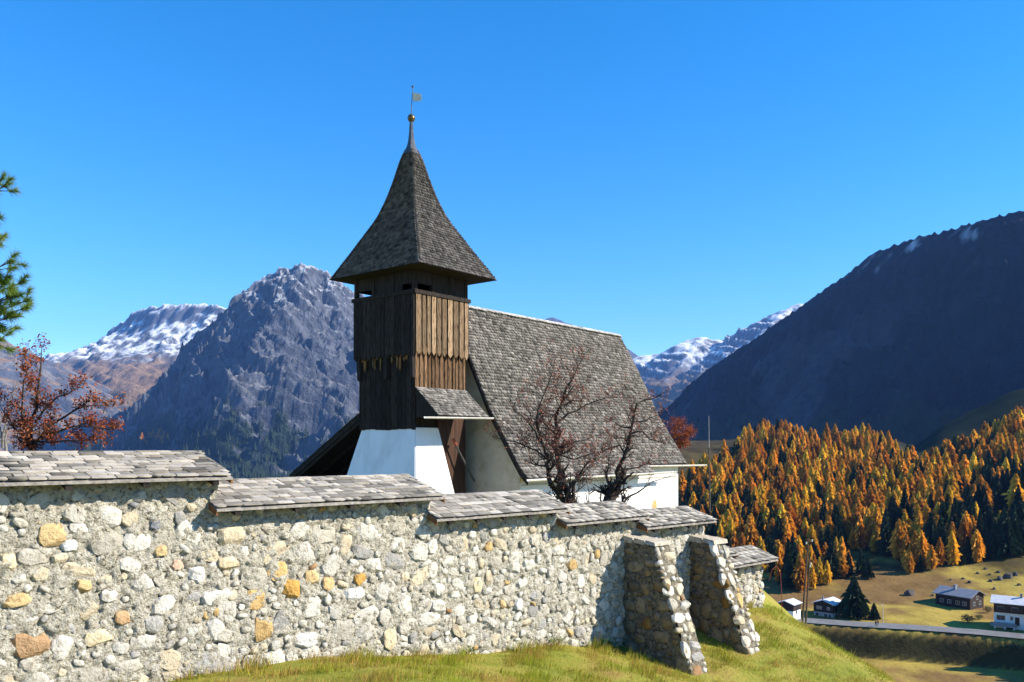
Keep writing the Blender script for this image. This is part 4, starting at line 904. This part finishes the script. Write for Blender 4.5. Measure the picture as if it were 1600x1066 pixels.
spots.sort(key=lambda s: s[0][1])
nl = ns = 0; massL = Mass(); massS = Mass()
def put_tree(data, x, y, z, H, name, label, group):
    o = bpy.data.objects.new(name, data); COL.objects.link(o); o.location = (x, y, z - .2); o.scale = (H * (.85 + .4 * fr_.random()), H * (.85 + .4 * fr_.random()), H); o.rotation_euler = (fr_.normal(0, .02), fr_.normal(0, .02), fr_.random() * 6.28)
    return tag(o, label, 'tree', group)
def mass_tree(ms, proto, x, y, z, H, tint=(1, 1, 1)):
    v, f, c = proto; a = fr_.random() * 6.28; ca, sa = math.cos(a), math.sin(a); w = H * (.85 + .4 * fr_.random())
    V = np.stack([(v[:, 0] * ca - v[:, 1] * sa) * w + x, (v[:, 0] * sa + v[:, 1] * ca) * w + y, v[:, 2] * H + z], -1); ms.add(V, f, c * np.array(tint) * (.75 + .5 * fr_.random()))
for (h, dk, u, v) in spots:
    x, y, z = h; H = (7.5 + 10.5 * fr_.random() ** .75) * (1.0 if v > 720 else .9)
    if v > 880: H *= .75
    if dk:
        ns += 1
        if ns <= 150: put_tree(random.choice(MS), x, y, z, H * 1.05, 'spruce_tree', 'dark green spruce scattered among the golden larches beyond the houses', 'dark spruces in the larch forest')
        else: mass_tree(massS, random.choice(SPRUCE), x, y, z, H)
    else:
        nl += 1
        if nl <= 300: put_tree(random.choice(ML), x, y, z, H, 'larch_tree', 'golden orange larch in the dense forest on the slope beyond the houses', 'larches of the forest slope')
        else:
            k = int(fr_.integers(7)); mass_tree(massL, LARCH[k], x, y, z, H, TINT[k])
for dk in range(0):                                         # shaded larches and spruces higher up the dark slope
    u = 1100 + 500 * fr_.random(); v = 650 + 60 * fr_.random(); h = hit(u, v, 500, 1300)
    if h: mass_tree(massS, random.choice(SPRUCE), *h, 9 + 6 * fr_.random())
print('larch', nl, 'spruce', ns)
if massL.n: massL.build('larch_forest', MAT['larchm'], kind='stuff', label='golden larch forest higher up the slope', category='forest')
if massS.n: massS.build('spruce_forest', MAT['spruce'], kind='stuff', label='dark spruces higher up the slope', category='forest')

# dark wood and a few larches low on the craggy mountain
LEFT_R = [(P3([(90, 720, 4800), (180, 660, 4350), (250, 594, 3950), (300, 545, 3700), (340, 496, 3500), (385, 456, 3330), (420, 423, 3220), (440, 416, 3200), (468, 413, 3200), (505, 420, 3240), (560, 455, 3350), (640, 500, 3500), (760, 570, 3700), (900, 650, 3900)]), (1.5, 1.1), 1.0), (P3([(450, 414, 3200), (432, 462, 3070), (470, 522, 2900), (478, 575, 2760), (528, 632, 2580), (548, 695, 2430), (600, 770, 2250)]), (1.5, .88), 1.1), (P3([(505, 420, 3240), (540, 510, 3060), (580, 600, 2850), (650, 720, 2600)]), (1.35, .9), 1.0), (P3([(432, 462, 3070), (390, 560, 2850), (380, 640, 2680), (340, 740, 2450)]), (1.35, .9), 1.0)]
lf = lambda X, Y: np.maximum(ridge_field(X, Y, LEFT_R, seed=1.7, warp=34, base_noise=9, riblen=95, rib=.42), vz(X, Y))
gx = -1900 + 1700 * fr_.random(9000); gy = 2060 + 1300 * fr_.random(9000); gz = lf(gx, gy); n_ = fbm(gx / 60, gy / 60, 5)
mask = sstep(130, 40, gz + 90 * n_) * sstep(-.1, .12, fbm(gx / 130, gy / 130, 4) + .10)
ok = (mask > .5) & (gz > -95) & (np.abs((gx / gy * F + 800) - 340) < 260)
low = MB()
ms = Mass()
for x, y, z in zip(gx[ok], gy[ok], gz[ok]):
    H = 14 + 12 * fr_.random(); r = H * .2; k = 5; a = fr_.random() * 6; V = np.array([(x + r * math.cos(a + 2 * np.pi * i / k) * (.7 + .6 * fr_.random()), y + r * math.sin(a + 2 * np.pi * i / k), z - 2 + 3 * fr_.random()) for i in range(k)] + [(x, y, z + H)])
    ms.add(V, np.array([(i, (i + 1) % k, k) for i in range(k)]), (1, 1, 1))
if ms.n: ms.build('mountain_wood', MAT['spruce'], kind='stuff', label='dark conifer wood low on the craggy mountain', category='forest')
for (u, v) in ((233, 688), (239, 684), (246, 690), (250, 681), (256, 688), (222, 692), (262, 692), (227, 696), (252, 697)):
    h = hit(u, v, 2050, 3600, lf, 300)
    if h: put_tree(random.choice(ML), *h, 26 + 8 * fr_.random(), 'larch_tree', 'tiny orange larch in the dark wood low on the craggy mountain', 'larches on the craggy mountain')

# ------------------------------------------------------------------ houses in the valley
def house(name, label, p0, p1, half, ridge_z, wall_h, pitch, m_low, m_up, m_roof, split=.45, over=.8, windows=(), chim=(), base_z=None):
    """ridge from p0 to p1 (x, y); half = half width"""
    p0 = Vector((*p0, 0)); p1 = Vector((*p1, 0)); d = (p1 - p0).normalized(); L = (p1 - p0).length; s = Vector((d.y, -d.x, 0))   # s: right of ridge direction
    Fh = lambda a, n, z: p0 + d * a + s * n + vZ * z
    ze = ridge_z - half * pitch; zb = ze - wall_h; zm = zb + wall_h * split
    t = thing(name, label, 'house', Fh(L / 2, 0, zb))
    b = MB(); b.box(Fh, over, L - over, -half + over, half - over, zb - 2.5, zm); w0_ = fixn(b.build('lower_wall', m_low, t))
    hw = half - over; b = MB(); pp = [(-hw - .06, zm + .002), (hw + .06, zm + .002), (hw + .06, ridge_z - hw * pitch - .14), (0, ridge_z - .14), (-hw - .06, ridge_z - hw * pitch - .14)]
    b.prism([Fh(over - .06, n, z) for n, z in pp], [Fh(L - over + .06, n, z) for n, z in pp]); w1_ = fixn(b.build('upper_wall', m_up, t))
    b = MB()
    for k in (-1, 1):
        pp = [(0, ridge_z), (k * half, ridge_z - half * pitch), (k * half, ridge_z - half * pitch - .16), (0, ridge_z - .16)]
        b.prism([Fh(0, n, z) for n, z in pp], [Fh(L, n, z) for n, z in pp])
    rf = fixn(b.build('roof', m_roof, t))
    for k in (-1, 1):
        b = MB(); b.tube(Fh(.05, k * (half + .06), ze - .1), Fh(L - .05, k * (half + .06), ze - .1), .09, .09, 6); b.build('gutter', MAT['roofdark'], rf)
    for (a, n, h, w) in chim:
        b = MB(); b.box(Fh, a, a + w, n - w / 2, n + w / 2, ridge_z - abs(n) * pitch - .4, ridge_z - abs(n) * pitch + h); b.box(Fh, a - .08, a + w + .08, n - w / 2 - .08, n + w / 2 + .08, ridge_z - abs(n) * pitch + h + .002, ridge_z - abs(n) * pitch + h + .12); fixn(b.build('chimney', MAT['roofdark'], rf))
    for (side, a, z, w, h, kind) in windows:                  # side: 'L','R' long walls, 'F','B' gables; z from zb
        up = zb + z > zm; off = hw + (.06 if up else 0)
        if side in 'LR':
            k = 1 if side == 'R' else -1; P = lambda x, o, y: Fh(a + x, k * (off + o), zb + z + y)
        else:
            e = (L - over + (.06 if up else 0)) if side == 'B' else (over - (.06 if up else 0)); k = 1 if side == 'B' else -1; P = lambda x, o, y: Fh(e + k * o, a + x, zb + z + y)
        b = MB(); f = .09
        for (x0, x1, y0, y1) in ((-f, 0, -f, h + f), (w, w + f, -f, h + f), (0, w, -f, 0), (0, w, h, h + f)) + (((w / 2 - .03, w / 2 + .03, 0, h),) if kind == 'w' else ()):
            b.hexa([P(x0, .0, y0), P(x1, .0, y0), P(x1, .07, y0), P(x0, .07, y0), P(x0, .0, y1), P(x1, .0, y1), P(x1, .07, y1), P(x0, .07, y1)])
        wd = fixn(b.build('window' if kind == 'w' else 'door', MAT['grey_pl'] if kind == 'w' else MAT['chalet'], t))
        b = MB(); b.hexa([P(0, .0, 0), P(w, .0, 0), P(w, .02, 0), P(0, .02, 0), P(0, .0, h), P(w, .0, h), P(w, .02, h), P(0, .02, h)]); fixn(b.build('pane' if kind == 'w' else 'door_leaf', MAT['glass'] if kind == 'w' else MAT['door'], wd))
    return t, Fh, zb, zm, ze
gz_ = lambda x, y: float(vz(x, y))
# house A: white roof, gable towards the left
house('small_chalet', 'small chalet with white roof, dark gable and sunlit side beside the big spruce', (91.8, 246.0), (97.2, 251.6), 3.5, -45.9, 4.4, .34, MAT['grey_pl'], MAT['chaletd'], MAT['roofgrey'], .42, .6,
      [('F', -2.0, 2.7, 1.5, .8, 'w'), ('F', 1.2, 2.7, .7, .8, 'w'), ('F', -2.3, .5, .8, 1.0, 'w'), ('F', .3, .5, .9, 1.0, 'w'), ('F', 1.7, .5, .6, 1.0, 'w'), ('R', 2.2, .6, 1.0, 1.0, 'w'), ('R', 4.2, 2.7, 1.0, .8, 'w')], [(.8, -.3, 1.0, .35)])
house('shed', 'low shed with white roof half hidden behind the grassy hill edge', (78.6, 240.0), (82.6, 244.3), 2.9, -45.0, 3.8, .34, MAT['white'], MAT['chaletd'], MAT['roofgrey'], .5, .5, [('F', -1.2, .6, 1.0, 1.4, 'd'), ('R', 2.2, 1.0, .8, .8, 'w')])
tB = house('dark_chalet', 'long dark timber chalet with slate grey roof standing in its own shade on the meadow', (135.9, 264.1), (142.6, 253.8), 4.6, -44.5, 5.2, .42, MAT['grey_pl'], MAT['chaletd'], MAT['roofdark'], .22, .8,
      [('R', 2.2, 2.6, 1.0, 1.0, 'w'), ('R', 4.6, 2.6, 1.0, 1.0, 'w'), ('R', 7.2, 2.6, 1.0, 1.0, 'w'), ('R', 9.3, 2.6, 1.0, 1.0, 'w'), ('B', -2.2, 2.6, 1.0, 1.0, 'w'), ('B', 1.2, 2.6, 1.0, 1.0, 'w'), ('B', -.5, 4.3, .9, .8, 'w'), ('R', 5.6, .2, .9, 1.9, 'd')], [(5.0, 1.1, 1.3, .7), (4.2, -1.0, .9, .6)])
tD, FD, zbD, zmD, zeD = house('white_chalet', 'white-walled chalet with brown timber upper floor and pale roof at right edge', (135.5, 235.2), (149.0, 226.0), 4.4, -42.3, 6.0, .36, MAT['white'], MAT['chalet'], MAT['roofgrey'], .58, .9,
      [('R', 1.6, 1.3, 1.9, 1.2, 'w'), ('R', 4.9, 1.5, .5, .9, 'w'), ('R', 6.0, .2, .9, 2.1, 'd'), ('R', 9.2, 1.4, 1.4, 1.1, 'w'), ('R', 1.8, 4.0, 1.3, 1.0, 'w'), ('R', 5.2, 4.0, 1.3, 1.0, 'w'), ('R', 8.8, 4.0, 1.3, 1.0, 'w'), ('F', -1.5, 4.0, 1.2, 1.0, 'w'), ('F', .9, 1.4, 1.2, 1.0, 'w')], [(7.0, .4, 1.0, .5)])
b = MB(); b.box(FD, .2, 6.4, 3.56, 5.4, zbD - .25, zbD); terr_ = fixn(b.build('terrace', MAT['grey_pl'], tD))
b = MB(); b.box(FD, .2, 6.4, 5.34, 5.40, zbD + .05, zbD + .9); fixn(b.build('terrace_rail', MAT['roofdark'], tD))
for a in (1.0, 3.4, 5.6):
    b = MB(); b.box(FD, a, a + .35, 4.9, 5.25, zbD - 2.9, zbD - .252); fixn(b.build('pillar', MAT['gutter'], tD))
b = MB(); b.box(FD, 3.9, 5.5, 3.505, 3.56, zbD - 2.5, zbD - .3); fixn(b.build('garage_door', MAT['door'], tD))
for a in np.arange(1.0, 15.0, .42):
    b = MB(); b.box(FD, a, a + .3, 4.20, 4.25, zmD + .15, zmD + 1.05); fixn(b.build('balcony_board', MAT['chalet'], tD))
b = MB(); b.box(FD, .9, 15.3, 3.57, 4.26, zmD + .02, zmD + .14); fixn(b.build('balcony_floor', MAT['chaletd'], tD))
b = MB(); b.box(FD, .9, 12.6, 3.565, 3.60, zmD - .14, zmD + .0); fixn(b.build('floor_band', MAT['chalet'], tD))

# spruces beside the road, bushes, boulders
def big_spruce(label, u, vb, Y, H, w=1.):
    x = (u - 800) / F * Y; z = gz_(x, Y); t = thing('spruce_tree', label, 'tree', (x, Y, z)); v, f, c = conifer(int(u), 'spruce', 46, 15)
    v = v.copy(); v[:, :2] *= 1.45 * w; me = mesh('crown', v * H + np.array((x, Y, z - .1)), f, c); me.materials.append(MAT['spruce']); link('crown', me, None, t)
    b = MB(); b.tube((x, Y, z - .5), (x, Y, z + H * .8), .03 * H, .004 * H, 8); b.build('trunk', MAT['trunk'], t); return t
big_spruce('big broad dark spruce standing right beside the small chalet', 1335, 970, 244, 12.6, 1.25)
big_spruce('small young spruce beside the big one at the roadside', 1366, 972, 242, 5.0, 1.1)
# spruces outside the right edge whose shadows fall across road and bank
for i, (x, y, H) in enumerate(((148, 211, 17), (140, 204, 13), (160, 206, 20), (152, 203, 18), (166, 203, 22), (146, 197, 15), (174, 200, 23), (142, 213, 12))):
    u = 800 + x / y * F
    if u < 1625: x = .66 * y
    big_spruce('dark spruce on the bank just past the right edge', 800 + x / y * F, 0, y, H).__setitem__('group', 'spruces past the right edge')
def bush(name, label, x, y, z, r, h, mat, seed, n=420, group=None):
    rr = np.random.default_rng(seed); t = thing(name, label, 'bush', (x, y, z), group); ms = Mass(); b = MB()
    for k in range(6):
        a = rr.random() * 6.28; b.tube((x, y, z - .1), (x + r * .6 * math.cos(a), y + r * .6 * math.sin(a), z + h * .75), r * .03, r * .012, 4)
    b.build('stems', MAT['trunk'], t)
    for k in range(n):
        d = rr.normal(0, 1, 3); d /= np.linalg.norm(d); f = rr.random() ** .4; c = np.array((x, y, z + h * .5)) + d * f * np.array((r, r, h * .5)) * (.8 + .3 * float(pnoise(d[0] * 2 + seed, d[1] * 2)))
        e1 = rr.normal(0, 1, 3); e1 /= np.linalg.norm(e1); e2 = np.cross(e1, rr.normal(0, 1, 3)); e2 /= np.linalg.norm(e2); s_ = r * .10
        ms.add(np.array([c - e1 * s_, c + e2 * s_ * .6, c + e1 * s_]), np.array([(0, 1, 2)]), (1, 1, 1))
    ms.build('foliage', mat, t, kind='stuff'); return t
def at(u, v, y0=205., y1=420.): return hit(u, v, y0, y1, vz, 900)
MAT['shrub'] = M('shrub_leaves', [(.3, (.02, .035, .012)), (.7, (.07, .09, .03))], .8, 4, .8, trans=.2)
for i, (u, v, r, h, lb) in enumerate(((1512, 973, 2.4, 2.6, 'rounded grey-green bush on the road edge below the dark chalet'), (1543, 958, 1.6, 2.4, 'yellow-green bush between the dark chalet and the white one'), (1530, 968, 1.6, 1.5, 'low dark bush beside the white chalet terrace'), (1580, 1018, 3.0, 1.8, 'dark spreading bush on the bank below the road at right edge'), (1555, 1023, 2.2, 1.3, 'low dark bush at the foot of the bank, left of the spreading one'), (1308, 968, 1.0, 1.0, 'small dark shrub at the corner of the small chalet'))):
    h_ = at(u, v)
    if h_: bush('bush', lb, *h_, r, h, MAT['shrub'], 50 + i)
def boulder(u, v, w, h, label, i):
    hh = at(u, v)
    if not hh: return
    m = ROCKS[i % 14].copy(); m.materials.clear(); m.materials.append(MAT['rock']); o = bpy.data.objects.new('boulder', m); COL.objects.link(o); o.location = (hh[0], hh[1], hh[2] - .1); o.scale = (w, w * .8, h); o.rotation_euler = (0, 0, i * 1.3); tag(o, label, 'boulder', None)
    return o
boulder(1421, 930, 3.4, 1.8, 'biggest dark boulder alone on the meadow left of the dark chalet', 0)
for i, (u, v, w, h) in enumerate(((1563, 906, 2.6, 1.3), (1575, 903, 3.2, 1.6), (1586, 899, 2.2, 1.1), (1548, 909, 1.6, .9), (1515, 911, 1.3, .9), (1505, 905, 1.2, .7), (1485, 907, 1.0, .6), (1553, 921, 1.4, .8), (1560, 895, 1.5, .8), (1540, 890, 1.6, .8), (1528, 897, 1.3, .7), (1592, 915, 1.4, .7), (1457, 931, 1.2, .6), (1546, 899, 1.1, .6))):
    o = boulder(u, v, w, h, 'grey boulder strewn on the meadow above the chalets', i + 1)
    if o: o['group'] = 'boulders on the meadow'

# lamp post, walkers, poles
h_ = at(1380, 974); b = MB(); b.tube(h_, (h_[0], h_[1], h_[2] + 5.2), .09, .06, 8); lpst = tag(b.build('street_lamp', MAT['gutter']), 'slim pale street lamp post beside the road', 'lamp post')
b = MB(); b.tube((h_[0], h_[1], h_[2] + 5.15), (h_[0] - .9, h_[1] - .2, h_[2] + 5.35), .05, .04, 6); b.build('arm', MAT['gutter'], lpst)
b = MB(); b.box(lambda x, y, z: Vector((h_[0] - 1.3 + x, h_[1] - .3 + y, h_[2] + 5.28 + z)), 0, .5, 0, .2, 0, .12); fixn(b.build('lamp_head', MAT['roofdark'], lpst))
def person(x, y, z, label, top, legs, step, face):
    me = bpy.data.meshes.new('skel'); J = [(0, 0, .95), (0, 0, 1.2), (0, 0, 1.42), (0, 0, 1.53), (0, .02, 1.68), (.17, 0, 1.40), (.24, .05 * step, 1.12), (.22, .18, .92), (-.17, 0, 1.40), (-.24, -.05 * step, 1.12), (-.22, -.14, .92), (.10, 0, .90), (.11, .12 * step, .50), (.11, .10 * step, .08), (.11, .10 * step + .16, .04), (-.10, 0, .90), (-.11, -.08 * step, .50), (-.11, -.26 * step, .10), (-.11, -.26 * step + .16, .05)]
    E_ = [(0, 1), (1, 2), (2, 3), (3, 4), (2, 5), (5, 6), (6, 7), (2, 8), (8, 9), (9, 10), (0, 11), (11, 12), (12, 13), (13, 14), (0, 15), (15, 16), (16, 17), (17, 18)]
    Rr = [.15, .15, .16, .06, .11, .075, .055, .04, .075, .055, .04, .10, .07, .045, .04, .10, .07, .045, .04]
    me.from_pydata(J, E_, []); tmp = bpy.data.objects.new('tmp', me); COL.objects.link(tmp); tmp.modifiers.new('s', 'SKIN')
    for i, r in enumerate(Rr): me.skin_vertices[0].data[i].radius = (r, r); me.skin_vertices[0].data[i].use_root = (i == 0)
    sb = tmp.modifiers.new('u', 'SUBSURF'); sb.levels = 1; sb.render_levels = 1
    dg = bpy.context.evaluated_depsgraph_get(); md = bpy.data.meshes.new_from_object(tmp.evaluated_get(dg)); bpy.data.objects.remove(tmp)
    for m_ in (MAT['skin'], top, legs): md.materials.append(m_)
    for p in md.polygons:
        cz = p.center.z; p.material_index = 0 if cz > 1.5 else (1 if cz > .93 or abs(p.center.x) > .19 else 2); p.use_smooth = True
    o = link('person', md); o.location = (x, y, z); o.rotation_euler = (0, 0, face); tag(o, label, 'person')
    b = MB(); b.lathe((0, .01, 0), [(.125, 1.66), (.128, 1.72), (.10, 1.80), (0, 1.83)], 10); hr = b.build('hair', MAT['cloth2'], None, True); hr.parent = o
    return o
for (u, lb, tp, st, Y) in ((1368.5, 'walker in dark navy jacket on the road, the left of two', MAT['cloth1'], 1, 231.4), (1371.8, 'walker in black clothes on the road, the right of two', MAT['cloth2'], -1, 232.2)):
    person((u - 800) / F * Y, Y, -50.61, lb, tp, MAT['cloth2'], st, 1.9)
# twin-legged utility pole beyond the hill edge, far thin mast
Yq = 62.; p_ = thing('utility_pole', 'leaning twin-legged wooden utility pole beyond the wall end', 'utility pole', px(1252, 985, Yq))
b = MB(); b.tube(px(1251, 1010, Yq), px(1263, 842, Yq), .09, .06, 8); b.build('post', MAT['pole'], p_)
b = MB(); b.tube(px(1257, 1010, Yq + .6), px(1265, 870, Yq + .1), .08, .05, 8); b.build('post', MAT['pole'], p_)
b = MB(); b.tube(px(1259, 851, Yq - .1), px(1270, 846, Yq - .1), .04, .04, 6); b.build('crossarm', MAT['pole'], p_)
for u, v in ((1260, 849), (1269, 845), (1267, 881), (1266, 885)):
    b = MB(); b.lathe(px(u, v, Yq - .15), [(.02, -.08), (.06, -.05), (.04, 0), (.06, .04), (.02, .10)], 8); b.build('insulator', MAT['porcelain'], p_, True)
Ym = 140.; b = MB(); b.tube(px(1109, 800, Ym), px(1108, 700, Ym), .16, .12, 8); mast = tag(b.build('mast', MAT['pole']), 'slim tall mast rising in front of the shaded mountain past the church', 'mast')
b = MB(); b.tube(px(1108, 700, Ym), px(1107.5, 650, Ym), .06, .04, 6); b.build('upper_rod', MAT['grey_pl'], mast)
pts = [Wl(13.25, .05, -3.1), Wl(13.3, .1, -2.85), Wl(13.42, .14, -2.78), Wl(13.55, .16, -2.95), Wl(13.6, .17, -3.5), Wl(13.6, .17, -3.95)]
b = MB()
for a, c in zip(pts[:-1], pts[1:]): b.tube(a, c, .007, .007, 6)
tag(b.build('wire_hoop', MAT['red']), 'thin bent reddish wire hoop at the far end of the wall', 'wire')

# ------------------------------------------------------------------ grass and weeds on the hill
gr = np.random.default_rng(77); N0 = 420000
gx = -6 + 17 * gr.random(N0); gy = 7 + 15 * gr.random(N0); rx = gx - WO[0]; ry = gy - WO[1]; t_ = rx * WA[0] + ry * WA[1]; q_ = rx * WQ[0] + ry * WQ[1]
d_ = plat_d(gx, gy)
clump = fbm(gx * 1.6, gy * 1.6, 4); fine = fbm(gx * 6, gy * 6, 3)
keep = ((q_ > .03) | (t_ > 13.1)) & (d_ < 2.0) & (gx / gy > -.64) & (gx / gy < .66) & (gr.random(N0) < np.clip(.45 + 1.3 * clump + .6 * fine, .05, 1))
uu = 800 + F * gx / gy; gz0 = hz(gx, gy); vv = HZ - F * gz0 / gy; keep &= vv < 1110
gx, gy, q_, t_, clump, gz0 = (a[keep] for a in (gx, gy, q_, t_, clump, gz0)); n = len(gx); print('blades', n)
h = (.035 + .05 * gr.random(n)) * (1 + 1.7 * np.clip(clump, -.5, 1)) * np.where(gr.random(n) < .05, 1.8, 1) * (1 + 1.5 * np.exp(-np.maximum(q_, 0) / .25) * (t_ < 13)); ang = gr.random(n) * 6.28; w = .003 + .003 * gr.random(n)
lean = .6 * gr.random(n); la = ang + 1.57 + gr.normal(0, .5, n)
dx, dy = np.cos(ang) * w, np.sin(ang) * w; tx = gx + np.cos(la) * h * lean + .25 * h; ty = gy + np.sin(la) * h * lean - .2 * h
V = np.empty((n, 3, 3)); V[:, 0] = np.stack([gx - dx, gy - dy, gz0 - .01], -1); V[:, 1] = np.stack([gx + dx, gy + dy, gz0 - .01], -1); V[:, 2] = np.stack([tx, ty, gz0 + h], -1)
dry = (gr.random(n) < np.clip(.30 - .7 * fbm(gx * .8 + 9, gy * .8, 3) + .6 * np.exp(-np.maximum(q_, 0) / .3) * (t_ < 4), 0, .9))
c = np.where(dry[:, None], np.array((1.0, .72, .9)), np.array((.85, 1.0, .6))) * (.75 + .5 * gr.random(n))[:, None]
link('grass', mesh('grass', V.reshape(-1, 3), np.arange(n * 3).reshape(-1, 3), np.repeat(c, 3, 0)), MAT['grass'], None, kind='stuff', label='short yellow-green grass on the churchyard hill', category='grass')
def weed(t, qd, s, n, label, seed):
    r = np.random.default_rng(seed); p = Wl(t, qd, 0); p.z = float(hz(p.x, p.y)); th = thing('weed', label, 'plant', p); ms = Mass(); b = MB()
    for k in range(n):
        a = r.random() * 6.28; l = s * (.6 + .6 * r.random()); e = p + Vector((math.cos(a) * l * .7, math.sin(a) * l * .7, l * .8)); b.tube(p, e, .004, .003, 3)
        for f in (.55, .8, 1.05):
            c = np.array(p.lerp(e, f)[:]); d = np.array((math.cos(a + r.normal(0, .6)), math.sin(a + r.normal(0, .6)), .3)); s2 = np.cross(d, (0, 0, 1)); w_ = s * .22
            ms.add(np.array([c, c + d * w_ + s2 * w_ * .5, c + d * w_ * 2, c + d * w_ - s2 * w_ * .5]), np.array([(0, 1, 2), (0, 2, 3)]), (1, 1, 1))
    b.build('stems', MAT['weed'], th); ms.build('leaves', MAT['weed'], th)
weed(6.35, .12, .16, 12, 'leafy green weed against the wall under the third roof', 1); weed(7.35, .14, .20, 16, 'largest leafy green weed at the wall foot left of the nearer buttress', 2); weed(7.8, .12, .15, 12, 'small leafy weed tucked in beside the nearer buttress', 3); weed(4.4, .08, .12, 9, 'tiny green weed at the wall foot below the second roof end', 4)

# ------------------------------------------------------------------ air between here and the mountains
b = MB(); b.box(lambda x, y, z: Vector((x, y, z)), -9500, 6500, -3400, 12500, -140, 1700)
hzm = bpy.data.materials.new('haze'); hzm.use_nodes = True; nt = hzm.node_tree; nt.nodes.clear(); ov = nt.nodes.new('ShaderNodeOutputMaterial'); pv = nt.nodes.new('ShaderNodeVolumePrincipled')
pv.inputs['Density'].default_value = 4.5e-5; pv.inputs['Color'].default_value = (.20, .43, 1, 1); pv.inputs['Anisotropy'].default_value = .0
nt.links.new(pv.outputs[0], ov.inputs['Volume'])
fixn(b.build('haze', hzm, None, kind='stuff', label='thin blue air fading the distant mountains', category='haze'))
